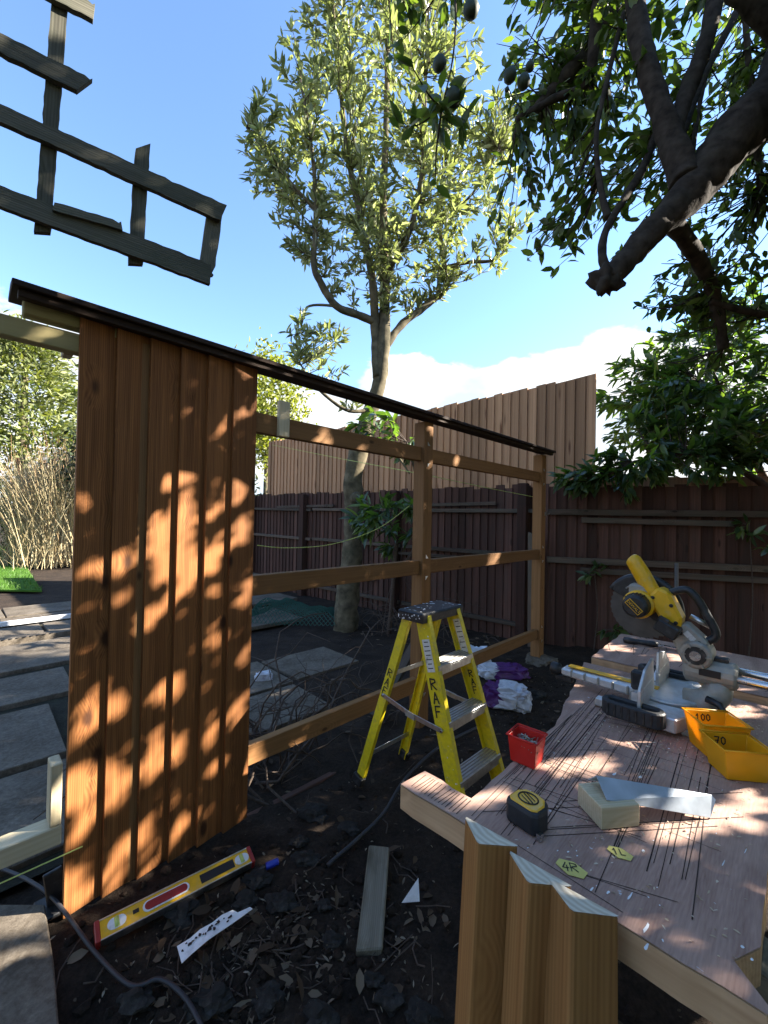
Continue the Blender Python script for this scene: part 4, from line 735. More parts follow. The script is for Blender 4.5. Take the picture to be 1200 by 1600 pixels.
# paint drips and dust flecks
mb = MB()
def fleck(u0, v0, r1, r2, ang, z=TZ+.0009):
    n = 9; c_ = uv(u0, v0); q = []
    for i in range(n): a_ = 2*math.pi*i/n; rr = rnd.uniform(.6, 1.1); x = math.cos(a_)*r1*rr; y = math.sin(a_)*r2*rr; q.append(c_+U*(x*math.cos(ang)-y*math.sin(ang))+V*(x*math.sin(ang)+y*math.cos(ang))+ZZ*z)
    mb.add(q, [tuple(range(n-1, -1, -1))])
for k in range(70): fleck(rnd.uniform(.7, 1.7), rnd.uniform(-.46, -.04), rnd.uniform(.0008, .0032), rnd.uniform(.0006, .0015), rnd.uniform(-.4, .4))
for (x, y, r1, r2) in ((1005, 1330, .008, .005), (1010, 1450, .022, .004), (985, 1400, .02, .003), (950, 1395, .008, .004), (1010, 1480, .014, .004), (1160, 1480, .006, .004), (1175, 1500, .006, .004), (960, 1210, .02, .005), (1000, 1215, .016, .005), (925, 1390, .012, .003), (1045, 1170, .006, .005), (1130, 1350, .02, .0015), (1165, 1330, .02, .0015)): p = gnd(x, y, TZ); fleck(p@U, p@V, r1*.6, r2*.55, .1)
mb.build('paint_flecks', M_WHITE, bench, kind='stuff')
for (u0, v0) in ((.86, -.36), (.86, .0), (2.2, -.45), (2.2, .35)):
    for dv in (-.04, .04): beam('leg', uv(u0, v0+dv*.5)+ZZ*(TZ-.06), uv(u0+.05, v0+dv*3.2)-ZZ*.03, .045, .07, W_SCRAP, bench, up=U)
for u0, v0, v1 in ((.86, -.46, .06), (2.2, -.55, .45)): beam('cross_bearer', uv(u0, v0)+ZZ*(TZ-.10), uv(u0, v1)+ZZ*(TZ-.10), .07, .07, W_SCRAP, bench)
beam('brace', uv(.88, -.30)+ZZ*.32, uv(.88, -.02)+ZZ*.30, .02, .09, W_SCRAP, bench)
# slatted pallet on the ground beyond the bench's right edge
pal = root('pallet', 'slatted wooden pallet just visible past the right edge of the bench', 'pallet', uv(1.15, .45))
for k in range(9): beam('slat', uv(.80+k*.09, .16)+ZZ*.13, uv(.80+k*.09, .95)+ZZ*.13, .055, .02, W_PALE, pal)
for v0 in (.2, .55, .9): beam('bearer', uv(.76, v0)+ZZ*.05, uv(1.6, v0)+ZZ*.05, .08, .13, W_SCRAP, pal)
# ------------------------------------------------------------------ arris rails leaning on the near edge
arr = [(y*.90, z*.92) for y, z in [(-.054, -.004), (-.050, .003), (0, .048), (.006, .047), (.052, .003), (.054, -.004)]]
for k, (tx, ty, bx, by, lab) in enumerate(((766, 1300, 752, 1600, 'leftmost of the three brown arris rails leaning on the bench edge'), (842, 1358, 832, 1600, 'middle of the three brown arris rails leaning on the bench edge'), (908, 1402, 905, 1600, 'nearest and rightmost of the three brown arris rails leaning on the bench edge'))):
    t_ = onp(tx, ty, U, .668-.004*k); dn = onp(bx, by, U, .635-.004*k); d_ = unit(dn-t_); e_ = t_+d_*((t_[2]-.0)/-d_[2])
    r_ = root('arris_rail', lab, 'timber', e_, 'arris rails leaning on the bench'); M, Lg = frame(e_, t_, -U*.95+V*.12)
    v_, f_ = prism_geo(arr, Lg, .06); b_ = obj('rail_body', v_, f_, W_ARRIS, r_, M, bev=.002)
    v_ = [(x+Lg/2+.0006, y, z) for x, y, z in [(.06*y, y, z) for y, z in arr]]; obj('sawn_end', v_, [tuple(range(len(arr)))], M_END, r_, M)
# ------------------------------------------------------------------ small things on the bench
def tub(name, label, c, rz, wx, wy, h, mat, flare=.012, th=.0025, front=.0, group=None):
    r_ = root(name, label, 'tub', c, group); ca, sa = math.cos(rz), math.sin(rz); X_ = vec(ca, sa, 0); Y_ = vec(-sa, ca, 0)
    def ring(wx_, wy_, z, zf=0): return [c+X_*(sx*wx_/2)+Y_*(sy*wy_/2)+ZZ*(z-(zf if sy < 0 else 0)) for sx, sy in ((-1, -1), (1, -1), (1, 1), (-1, 1))]
    rs = [ring(wx, wy, 0), ring(wx+2*flare, wy+2*flare, h, front), ring(wx+2*flare-2*th, wy+2*flare-2*th, h, front), ring(wx-2*th, wy-2*th, th)]
    vs_ = [p for q in rs for p in q]; fs = [(3, 2, 1, 0)]
    for i in range(3):
        for j in range(4): fs.append((4*i+j, 4*i+(j+1) % 4, 4*i+4+(j+1) % 4, 4*i+4+j))
    fs.append((12, 13, 14, 15)); mb = MB(); mb.add(vs_, fs); body_ = mb.build('tub_body', mat, r_, bev=.0012)
    mb = MB(); q = ring(wx+2*flare+.004, wy+2*flare+.004, h+.0012, front)
    for j in range(4): mb.tube([q[j], q[(j+1) % 4]], .0022, 6)
    mb.build('rim', mat, body_, smooth=True); return r_, X_, Y_
rz = -.14; c1 = vec(.840, .985, TZ+.0015)
t1, X_, Y_ = tub('screw_tub', 'nearer yellow plastic tub marked 70, on the bench', c1, rz, .082, .068, .070, M_TUBY, .011)
wl = unit(Y_*.011/.070+ZZ); strokes('lettering', '70', c1+Y_*(.035-.0035)+X_*-.024+wl*.045, X_, wl, -Y_+ZZ*.157, .017, .0028, M_INK, t1)
c2 = c1+Y_*.096+X_*.012
t2, _, _ = tub('screw_tub', 'farther yellow plastic tub marked 100, behind the nearer tub', c2, rz, .084, .07, .082, M_TUBY, .011)
wl = unit(Y_*.011/.082+ZZ); strokes('lettering', '100', c2+Y_*(.035-.0035)+X_*-.026+wl*.058, X_, wl, -Y_+ZZ*.134, .016, .0026, M_INK, t2)
rc = vec(.358, 1.018, TZ+.0015); red, X_, Y_ = tub('screw_tub', 'small red plastic tub full of screws on the bench left edge', rc, math.atan2(V[1], V[0])+.06, .058, .052, .062, M_RED, .006)
mb = MB(); rn = np.random.default_rng(2)
for k in range(130):
    p = rc+X_*rn.uniform(-.026, .026)+Y_*rn.uniform(-.024, .024)+ZZ*(.036+.012*rn.random()); d = unit(rn.normal(size=3)*vec(1, 1, .35)); mb.tube([p-d*.011, p+d*.011], .0011, 4)
mb.box(rc+ZZ*.02, X_*.05, Y_*.046, ZZ*.034)
tag(mb.build('loose_screws', M_SCREW, kind='stuff'), 'heap of loose screws inside the red tub', 'screws')
# timber offcut with the galvanised angle resting on it
ox = unit([.079, .012, 0]); oy = vec(-ox[1], ox[0], 0); oc = vec(.4565, .836, TZ+.0225)
mb = beam('timber_offcut', oc-ox*.0405, oc+ox*.0405, .074, .042, W_PALE, None, bev=.0015); tag(mb, 'short pale timber offcut under the metal angle on the bench', 'offcut')
ga = [gnd(932, 1213, TZ+.072), gnd(1112, 1243, TZ+.036), gnd(1118, 1250, TZ+.030), gnd(1110, 1278, TZ+.003), gnd(948, 1250, TZ+.046)]; gn = unit(np.cross(ga[1]-ga[0], ga[4]-ga[0])); gn = gn*math.copysign(1, gn[2])
mb = MB(); mb.plate([p+gn*.0008 for p in ga], -gn, .0016); fd = -gn*.03+unit(ga[0]-ga[4])*.004; mb.plate([ga[0], ga[1], ga[1]+fd, ga[0]+fd], unit(ga[0]-ga[4]), .0016)
tag(mb.build('metal_angle', M_GALV), 'grey galvanised metal angle lying across the offcut on the bench', 'metal angle')
# tape measure
tcn = vec(.290, .812, TZ); tm = root('tape_measure', 'black and yellow tape measure at the near left of the bench', 'tape measure', tcn)
ax = unit([.62, -.78, 0]); ay = vec(-ax[1], ax[0], 0); prof = [(-.034, -.022), (-.026, -.030), (.026, -.030), (.036, -.022), (.037, .006), (.026, .026), (.004, .032), (-.022, .028), (-.034, .010)]
def tring(k, z): return [tcn+ax*(x*k)+ay*(y*k)+ZZ*z for x, y in prof]
def loft(name, rings, mat, parent, smooth=False, bev=0):
    n = len(rings[0]); vs_ = [p for q in rings for p in q]; fs = [tuple(range(n-1, -1, -1)), tuple((len(rings)-1)*n+i for i in range(n))]
    for i in range(len(rings)-1):
        for j in range(n): fs.append((i*n+j, i*n+(j+1) % n, (i+1)*n+(j+1) % n, (i+1)*n+j))
    mb = MB(); mb.add(vs_, fs); return mb.build(name, mat, parent, smooth, bev=bev)
loft('case', [tring(.92, .001), tring(1, .006), tring(1, .036), tring(.93, .043)], M_RUB, tm, bev=.002)
loft('face_disc', [tring(.86, .043), tring(.80, .046)], M_TOOLY, tm, bev=.001)
mb = MB(); mb.tube([tcn+ax*(.019*math.cos(t))+ay*(.016*math.sin(t))+ZZ*.0468 for t in np.linspace(0, 2*math.pi, 22)], .0016, 4); mb.tube([tcn-ax*.013+ay*.006+ZZ*.0468, tcn+ay*.001+ZZ*.0468, tcn+ax*.013-ay*.006+ZZ*.0468], .0014, 4); mb.tube([tcn-ax*.013-ay*.002+ZZ*.0468, tcn+ax*.010-ay*.011+ZZ*.0468], .0011, 4); mb.tube([tcn-ax*.010+ay*.011+ZZ*.0468, tcn+ax*.013+ay*.002+ZZ*.0468], .0011, 4); mb.build('emblem', M_INK, tm)
mb = MB(); mb.box(tcn+ax*.040-ay*.024+ZZ*.008, ax*.008, ay*.012, ZZ*.012); mb.build('tape_hook', M_STEEL, tm)
# paper stickers
for txt, x, y, lab, sz in (('4R', 893, 1357, 'yellow paper sticker marked 4R on the bench', .040), ('1L', 969, 1333, 'yellow paper sticker marked 1L on the bench', .033)):
    c_ = gnd(x, y, TZ+.0022); r_ = root('paper_sticker', lab, 'sticker', c_); hx = unit([.93, -.36, 0]); hy = vec(-hx[1], hx[0], 0); mb = MB()
    mb.plate([c_+hx*p*sz*.62+hy*q*sz*.5-ZZ*.0006 for p, q in ((-1, .1), (-.75, .75), (.2, .8), (1, .05), (.7, -.7), (-.25, -.75))], ZZ, .0006); mb.build('paper', M_STICK, r_)
    strokes('lettering', txt, c_-hx*sz*.32-hy*sz*.22, hx+hy*.2, hy-hx*.2, ZZ, sz*.42, .0017, M_INK, r_)
# chisel-like scraper at the back of the bench
ca, cb_ = onp(978, 1000, ZZ, TZ+.035), onp(1032, 1008, ZZ, TZ+.035); dx = unit(cb_-ca); ch = root('wood_chisel', 'black-handled chisel lying at the back of the bench behind the saw', 'chisel', ca*vec(1, 1, 0)+ZZ*(TZ+.02))
mb = MB(); mb.lathe(ca, dx, [(.004, -.012), (.013, -.008), (.014, .02), (.0115, .06), (.0135, .11), (.010, .125)], 12); mb.build('handle', M_BLACK, ch, smooth=True)
beam('steel_blade', ca+dx*.124, ca+dx*.26-ZZ*.008, .022, .004, M_STEEL, ch, bev=.001)
# ------------------------------------------------------------------ mitre saw
SO = uv(1.55, -.28)+ZZ*(TZ+.001)
def sw(x, y, z): return SO+V*x+U*y+ZZ*z
saw = root('mitre_saw', 'yellow and black sliding mitre saw with its head raised on the bench', 'mitre saw', SO)
def sbox(name, x0, x1, y0, y1, z0, z1, mat, bev=.004, parent=None):
    mb = MB(); mb.box(sw((x0+x1)/2, (y0+y1)/2, (z0+z1)/2), V*(x1-x0), U*(y1-y0), ZZ*(z1-z0)); return mb.build(name, mat, parent or saw, bev=bev)
mb = MB(); mb.lathe(sw(0, 0, 0), ZZ, [(.098, .0), (.102, .012), (.100, .042), (.092, .050)], 28); base = mb.build('base', M_CAST, saw, bev=.003)
def wing(y0, y1, nm):
    mb = MB(); pts = [(-.075, y0), (.095, y0), (.055, y1), (-.035, y1)] if True else 0
    vs_ = [sw(x, y, z) for z in (.012, .052) for x, y in pts]; mb.add(vs_, [(0, 1, 2, 3), (7, 6, 5, 4), (0, 4, 5, 1), (1, 5, 6, 2), (2, 6, 7, 3), (3, 7, 4, 0)]); return mb.build(nm, M_CASTL, saw, bev=.004)
wing(-.09, -.185, 'base_wing'); wing(.09, .20, 'base_wing')
for x0, y0 in ((-.14, -.11), (.09, -.13), (-.06, .18), (.07, .18)): sbox('foot', x0-.03, x0+.03, y0-.018, y0+.018, 0, .018, M_CAST)
sbox('base_bar', -.165, .115, -.135, -.108, .004, .030, M_CASTL)
def handhold(yc):
    mb = MB(); o_, i_ = [], []
    for k in range(24):
        a_ = 2*math.pi*k/24; cx = math.copysign(.048, math.cos(a_)) if abs(math.cos(a_)) > 1e-6 else 0; o_.append((cx-.045+math.cos(a_)*.032, yc+math.sin(a_)*.030)); i_.append((cx*.95-.045+math.cos(a_)*.016, yc+math.sin(a_)*.014))
    n = 24; vs_ = [sw(x, y, z) for z in (.022, .066) for x, y in o_]+[sw(x, y, z) for z in (.022, .066) for x, y in i_]; fs = []
    for i in range(n): j = (i+1) % n; fs += [(i, j, n+j, n+i), (2*n+i, 3*n+i, 3*n+j, 2*n+j), (n+i, n+j, 3*n+j, 3*n+i), (i, 2*n+i, 2*n+j, j)]
    mb.add(vs_, fs); return mb.build('carry_handle', M_RUB, saw, smooth=False, bev=.004)
handhold(-.195); handhold(.205)
mb = MB(); mb.lathe(sw(0, 0, .050), ZZ, [(.090, 0), (.092, .008), (.086, .012)], 28); mb.build('turntable', M_CASTL, saw, bev=.002)
mb = MB(); vs_ = [sw(-.06, -.042, .028), sw(-.06, .042, .028), sw(-.315, .026, .030), sw(-.315, -.026, .030), sw(-.06, -.042, .062), sw(-.06, .042, .062), sw(-.315, .026, .056), sw(-.315, -.026, .056)]
mb.add(vs_, [(0, 1, 2, 3), (7, 6, 5, 4), (0, 4, 5, 1), (1, 5, 6, 2), (2, 6, 7, 3), (3, 7, 4, 0)]); arm = mb.build('mitre_arm', M_CASTL, saw, bev=.006)
sbox('kerf_plate', -.295, -.02, -.014, .014, .062, .0655, M_TOOLY, .001, arm)
mb = MB(); mb.lathe(sw(-.315, 0, .040), -V, [(.012, 0), (.014, .01), (.022, .014), (.024, .038), (.018, .044)], 14); mb.build('clamp_knob', M_BLACK, arm, smooth=True)
sbox('mitre_lever', -.34, -.28, -.012, .012, .004, .026, M_BLACK)
# fence plates
for y0, y1 in ((-.19, -.03), (.03, .19)):
    sbox('guide_fence', -.036, -.026, y0, y1, .05, .105, M_CASTL, .002)
    mb = MB(); s_ = -1 if y0 < 0 else 1; ya, yb = (y1, y0) if s_ < 0 else (y0, y1)
    P_ = [(ya, .105), (yb, .105), (ya+s_*.10, .150), (ya+s_*.01, .165)]; mb.plate([sw(-.035, y, z) for y, z in P_], V, .008); mb.build('sliding_fence', M_CASTL, saw, bev=.0015)
    mb = MB(); P_ = [(yb-s_*.02, .05), (yb-s_*.02, .09), (ya+s_*.02, .06), (ya+s_*.02, .05)]; mb.plate([sw(-.055, y, z) for y, z in P_], V, .02); mb.build('fence_rib', M_CASTL, saw)
sbox('fence_clamp', -.085, -.038, -.060, -.030, .058, .118, M_BLACK, .006)
# rear arm, slide housing and rails
mb = MB(); mb.tube([sw(.05, 0, .045), sw(.10, 0, .055), sw(.125, 0, .095), sw(.13, 0, .13)], [.04, .042, .036, .032], 12); mb.build('rear_arm', M_CAST, saw, smooth=True)
mb = MB(); mb.lathe(sw(.045, 0, .150), V, [(.028, 0), (.038, .006), (.038, .118), (.030, .126)], 16); mb.build('slide_housing', M_CAST, saw, bev=.002)
for dy, dz in ((-.020, .0), (.022, .012)):
    mb = MB(); mb.tube([sw(.06, dy, .150+dz), sw(.52, dy, .150+dz)], .0115, 12); mb.build('slide_rail', M_STEEL, saw, smooth=True)
sbox('rail_end', .505, .53, -.045, .045, .12, .19, M_BLACK, .006)
mb = MB(); mb.tube([sw(.105, -.05, .085), sw(.135, -.06, .08), sw(.150, -.065, .055), sw(.152, -.066, .025)], [.010, .010, .009, .006], 8); mb.build('bevel_lever', M_BLACK, saw, smooth=True)
sbox('lock_knob', .115, .15, -.012, .012, .186, .198, M_BLACK, .003)
# pivot and head
mb = MB(); mb.lathe(sw(.078, -.046, .200), U, [(.034, 0), (.040, .006), (.040, .078), (.034, .084)], 20); boss = mb.build('pivot_boss', M_CAST, saw, bev=.002)
mb = MB(); mb.lathe(sw(.078, -.050, .200), U, [(.026, 0), (.026, .005)], 20); mb.build('pivot_ring', M_BLACK, boss)
mb = MB(); mb.lathe(sw(.078, -.054, .200), U, [(.014, 0), (.014, .006)], 14); mb.build('pivot_bolt', M_STEEL, boss)
mb = MB(); P_ = [(.045, .165), (.112, .180), (.105, .240), (.055, .285), (.015, .275), (.02, .225)]; mb.plate([sw(x, -.032, z) for x, z in P_], U, .055); mb.build('head_arm', M_CAST, saw, bev=.005)
bc = (-.075, .300)
mb = MB(); n = 72; rim = [(.098 if k % 2 else .093) for k in range(n)]
pts = [sw(bc[0]+rim[k]*math.cos(2*math.pi*k/n+.04*(k % 2)), .034, bc[1]+rim[k]*math.sin(2*math.pi*k/n)) for k in range(n)]; mb.plate(pts, U, .002); mb.build('saw_blade', M_BLADEM, saw)
mb = MB(); mb.lathe(sw(bc[0], .026, bc[1]), U, [(.022, 0), (.022, .008)], 16); mb.build('blade_flange', M_STEEL, saw)
P_ = [(bc[0]+.104*math.cos(t), bc[1]+.104*math.sin(t)) for t in np.linspace(math.radians(-30), math.radians(150), 20)]+[(bc[0]-.05, bc[1]+.03), (bc[0]+.03, bc[1]-.03)]
mb = MB(); mb.plate([sw(x, .022, z) for x, z in P_], U, .010); mb.plate([sw(x, .042, z) for x, z in P_], U, .006); mb.build('blade_guard', M_BLACK, saw, bev=.002)
mb = MB(); mb.tube([sw(bc[0]+.104*math.cos(t), .034, bc[1]+.104*math.sin(t)) for t in np.linspace(math.radians(-30), math.radians(150), 20)], .012, 8); mb.build('guard_rim', M_BLACK, saw, smooth=True)
mb = MB(); P_ = [(-.10, .385), (-.055, .385), (-.03, .35), (-.045, .325), (-.10, .345)]; mb.plate([sw(x, -.035, z) for x, z in P_], U, .052); mb.build('motor_bracket', M_CAST, saw, bev=.006)
mt_c = sw(-.068, .015, .325); maxis = unit(-U)
mb = MB(); mb.lathe(mt_c, maxis, [(.042, 0), (.044, .01), (.044, .068), (.038, .072)], 20); mb.build('motor_housing', M_TOOLY, saw, bev=.002)
mb = MB(); mb.lathe(mt_c, maxis, [(.036, .070), (.037, .074), (.036, .104), (.028, .114)], 20); mot = mb.build('motor_cap', M_BLACK, saw, bev=.002)
for k in range(6):
    a_ = math.radians(60+k*16); q = mt_c+maxis*.085+V*math.cos(a_)*.0372+ZZ*math.sin(a_)*.0372; mb = MB(); mb.box(q, maxis*.03, (V*-math.sin(a_)+ZZ*math.cos(a_))*.004, (V*math.cos(a_)+ZZ*math.sin(a_))*.003); mb.build('vent_slot', M_INK, mot)
pl_c = mt_c+maxis*.1155; lx = unit(V*.72-ZZ*.69); ly = unit(V*.69+ZZ*.72)
mb = MB(); mb.box(pl_c, lx*.050, ly*.020, maxis*.003); npl = mb.build('name_plate', M_TOOLY, mot)
mb = MB(); mb.box(pl_c+maxis*.001, lx*.046, ly*.016, maxis*.003); mb.build('name_plate_field', M_INK, mot)
def text_mesh(name, body, org, xa, ya, nrm, size, mat, parent):
    cu = bpy.data.curves.new(name, 'FONT'); cu.body = body; cu.size = size; cu.align_x = 'CENTER'; cu.align_y = 'CENTER'; cu.extrude = .0002
    tmp = bpy.data.objects.new(name, cu); COL.objects.link(tmp); dg = bpy.context.evaluated_depsgraph_get(); me = bpy.data.meshes.new_from_object(tmp.evaluated_get(dg)); bpy.data.objects.remove(tmp); me.materials.clear(); me.materials.append(mat)
    xa = unit(xa); ya = unit(ya); nrm = unit(nrm); o_ = bpy.data.objects.new(name, me); link(o_, parent, Matrix(((xa[0], ya[0], nrm[0], org[0]), (xa[1], ya[1], nrm[1], org[1]), (xa[2], ya[2], nrm[2], org[2]), (0, 0, 0, 1)))); return o_
text_mesh('lettering', 'DEWALT', pl_c+maxis*.0030, lx, ly, maxis, .0115, M_TOOLY, mot)
# yellow handle and body
mb = MB(); mb.tube(smooth_path([sw(-.100, -.012, .470), sw(-.092, -.012, .460), sw(-.066, -.012, .415), sw(-.036, -.012, .360), sw(-.010, -.012, .320)], 4), lerp_list([.012, .023, .025, .024, .027], 4), 14); mb.build('grip', M_TOOLY, saw, smooth=True)
mb = MB(); P_ = [(-.048, .345), (-.020, .385), (.012, .372), (.045, .300), (.040, .262), (.000, .262), (-.018, .300)]; mb.plate([sw(x, -.045, z) for x, z in P_], U, .066); mb.build('head_body', M_TOOLY, saw, bev=.008)
mb = MB(); mb.box(sw(.012, -.058, .268), unit(V+ZZ*-.5)*.062, U*.052, unit(ZZ+V*.5)*.038); bat = mb.build('battery', M_BLACK, saw, bev=.005)
mb = MB(); mb.box(sw(.004, -.074, .292), unit(V+ZZ*-.5)*.030, U*.012, unit(ZZ+V*.5)*.020); mb.build('battery_catch', M_BLACK, bat, bev=.003)
mb = MB(); mb.tube(smooth_path([sw(.005, .0, .365), sw(.045, .0, .382), sw(.072, 0, .362), sw(.100, .0, .310), sw(.120, .0, .262), sw(.100, .0, .238), (sw(.062, .0, .240))], 4), .0115, 10); mb.build('lift_handle', M_BLACK, saw, smooth=True)
mb = MB(); mb.tube([sw(.055, .02, .300), sw(.105, .02, .278)], .008, 8); mb.build('guard_link', M_ALU, saw, smooth=True)
for x, y, z in ((-.030, -.0465, .352), (.018, -.0465, .335), (.030, -.0465, .285), (-.008, -.0465, .285), (.085, -.0335, .235), (.040, -.0335, .255)):
    mb = MB(); mb.lathe(sw(x, y, z), -U, [(.0055, 0), (.0055, .002), (.003, .003)], 10); mb.build('screw', M_INK, saw)
mb = MB(); mb.tube(smooth_path([sw(-.052, -.016, .372), sw(-.050, -.024, .352), sw(-.034, -.028, .335)], 4), [.008]*8+[.006], 8); mb.build('trigger', M_BLACK, saw, smooth=True)
for k in range(6):
    a_ = 2*math.pi*k/6; mb = MB(); mb.box(sw(.078+.030*math.cos(a_), -.047, .200+.030*math.sin(a_)), (V*math.cos(a_)+ZZ*math.sin(a_))*.014, (V*-math.sin(a_)+ZZ*math.cos(a_))*.004, U*.006); mb.build('boss_rib', M_CAST, boss)
mb = MB(); mb.tube([sw(.074*math.cos(t)-.0, .074*math.sin(t), .0626) for t in np.linspace(2.1, 4.2, 16)], .0022, 4); mb.build('mitre_scale', M_INK, saw)
for k in range(5): sbox('arm_rib', -.10-.045*k, -.094-.045*k, -.046+.004*k, .046-.004*k, .034, .058, M_CAST, .001)
for k in range(7): sbox('grip_ridge', -.105+.018*k, -.099+.018*k, -.227, -.222, .028, .060, M_BLACK, .001)
mb = MB(); mb.box(sw(.062, -.034, .250), unit(V*.7-ZZ*.7)*.030, unit(V*.7+ZZ*.7)*.016, U*.001); mb.build('warning_sticker', M_LABEL, saw)
mb = MB(); mb.box(sw(.11, -.0385, .155), V*.05, ZZ*.020, U*.001); mb.build('rating_sticker', M_INK, saw)
mb = MB(); mb.tube([sw(bc[0]+.072*math.cos(t), .0205, bc[1]+.08*math.sin(t)) for t in np.linspace(math.radians(-10), math.radians(130), 14)], .003, 6); mb.build('guard_bead', M_CAST, saw, smooth=True)
# sawdust round the saw and over the bench
rn = np.random.default_rng(31); n = 2600; du = np.where(rn.random(n) < .7, rn.normal(1.55, .16, n), rn.uniform(.72, 2.3, n)); dv = np.where(rn.random(n) < .7, rn.normal(-.25, .14, n), rn.uniform(-.46, -.05, n)); k = (du > .72) & (du < 1.82) & (dv > -.465) & (dv < -.04+.6*np.maximum(0, du-1.3)); du, dv = du[k], dv[k]; n = len(du)
P = np.outer(du, U)+np.outer(dv, V)+ZZ*(TZ+.002)+np.outer(rn.random(n)*.002, ZZ); D = rn.normal(size=(n, 3)); D[:, 2] *= .2
tag(leaves('sawdust', P, D, rn.normal(size=(n, 3))*.3+ZZ, rn.uniform(.003, .011, n), rn.uniform(.0015, .004, n), M_DUST, None), 'pale sawdust and shavings on the bench round the saw', 'sawdust')
# ------------------------------------------------------------------ step ladder
FL = vec(.345, 1.70, 0); FR = vec(.595, 1.95, 0); RL = vec(-.10, 2.055, 0); RR = vec(.135, 2.285, 0)
TLf = vec(.178, 1.885, .85); TRf = vec(.355, 2.065, .85); TLr = vec(.118, 1.938, .85); TRr = vec(.298, 2.118, .85)
lad = root('step_ladder', 'yellow fibreglass step ladder marked RAF standing in front of the fence', 'ladder', (FL+FR+RL+RR)/4)
wL = unit(TRf-TLf)
def stile(a, b, outn, wd, fl, th=.004):
    # channel section: web faces outwards, flanges turned in
    pf = [(-wd/2, 0), (-wd/2, -fl), (-wd/2+th, -fl), (-wd/2+th, -th), (wd/2-th, -th), (wd/2-th, -fl), (wd/2, -fl), (wd/2, 0)]
    return prism('stile', pf, a, b, M_YEL, lad, up=outn, bev=.001)
st1 = stile(FL, TLf, -wL, .074, .026); st2 = stile(FR, TRf, wL, .074, .026); st3 = stile(RL, TLr, -wL, .046, .022); stile(RR, TRr, wL, .046, .022)
for p, d in ((FL, TLf), (FR, TRf), (RL, TLr), (RR, TRr)): beam('foot', p-unit(d-p)*.006+ZZ*.0, p+unit(d-p)*.035, .062, .034, M_BLACK, lad, up=wL)
fr_dir = unit((TLf-FL)); Vd = unit((FL-RL)*vec(1, 1, 0))
for z in (.20, .42, .64):
    t = z/.85; a = FL+(TLf-FL)*t; b = FR+(TRf-FR)*t; tr_ = beam('tread', a+wL*.005, b-wL*.005, .082, .022, M_ALU, lad, up=ZZ, bev=.002)
    for k in range(5): mb = MB(); o_ = (k-2)*.015; n_ = unit(np.cross(wL, ZZ)); mb.bar(rect(.004, .003), a+wL*.01+n_*o_+ZZ*.0122, b-wL*.01+n_*o_+ZZ*.0122); mb.build('grip_rib', M_CAST, tr_)
    prism('tread_lip', rect(.003, .03), a+wL*.005+np.cross(wL, ZZ)*.040-ZZ*.014, b-wL*.005+np.cross(wL, ZZ)*.040-ZZ*.014, M_ALU, lad)
cc = (TLf+TRf+TLr+TRr)/4+ZZ*.012; vL = unit(np.cross(wL, ZZ))
mb = MB(); mb.box(cc+ZZ*.004, wL*.315, vL*.15, ZZ*.012); mb.build('top_cap', M_BLACK, lad, bev=.006)
for s_ in (-1, 1): mb = MB(); mb.box(cc+vL*s_*.072-ZZ*.016, wL*.312, vL*.006, ZZ*.036); mb.build('cap_skirt', M_BLACK, lad, bev=.002)
for s_ in (-1, 1): mb = MB(); mb.box(cc+wL*s_*.153-ZZ*.016, wL*.006, vL*.146, ZZ*.037); mb.build('cap_skirt', M_BLACK, lad, bev=.002)
for z in (.55, .135):
    t = z/.85; beam('rear_brace', RL+(TLr-RL)*t+wL*.004, RR+(TRr-RR)*t-wL*.004, .022, .004, M_ALU, lad, up=vL, bev=.001)
for (a0, a1, b0_, b1, o_) in ((RL, TLr, FL, TLf, -1), (RR, TRr, FR, TRf, 1)):
    a = a0+(a1-a0)*.53+wL*o_*.006; b = b0_+(b1-b0_)*.46+wL*o_*.006; m_ = (a+b)/2-ZZ*.012
    beam('spreader', a, m_, .022, .0035, M_ALU, lad, up=wL, bev=.001); beam('spreader', m_, b, .022, .0035, M_ALU, lad, up=wL, bev=.001)
    mb = MB(); mb.box(m_+wL*o_*.003, unit(b-a)*.05, wL*.005, ZZ*.026); mb.build('spreader_hinge', M_CAST, lad)
    for q in (a, b): mb = MB(); mb.lathe(q+wL*o_*.002, wL*o_, [(.008, 0), (.006, .004)], 10); mb.build('rivet', M_STEEL, lad)
dn = unit(FL-TLf)
def on_stile(T, d, t, outn): return T+d*t+outn*.0012
xs_ = unit(np.cross(-wL, dn)); xs_ = xs_*math.copysign(1, xs_@V)
strokes('lettering', 'RAF', on_stile(TLf, dn, .312, -wL)-xs_*.017, xs_, -dn, -wL, .045, .0068, M_INK, st1, adv=1.27, vert=True)
dr_ = unit(RL-TLr); xr_ = unit(np.cross(-wL, dr_)); xr_ = xr_*math.copysign(1, xr_@V); strokes('lettering', 'RAF', on_stile(TLr, dr_, .32, -wL)-xr_*.011, xr_, -dr_, -wL, .036, .005, M_INK, st3, adv=1.3, vert=True)
dq = unit(FR-TRf); xq = unit(np.cross(wL, -dq)); strokes('lettering', 'RAF', TRf+dq*.33-wL*.0055-xq*math.copysign(.012, xq@V), xq*math.copysign(1, xq@V), -dq, -wL, .032, .005, M_INK, st2, adv=1.25, vert=True)
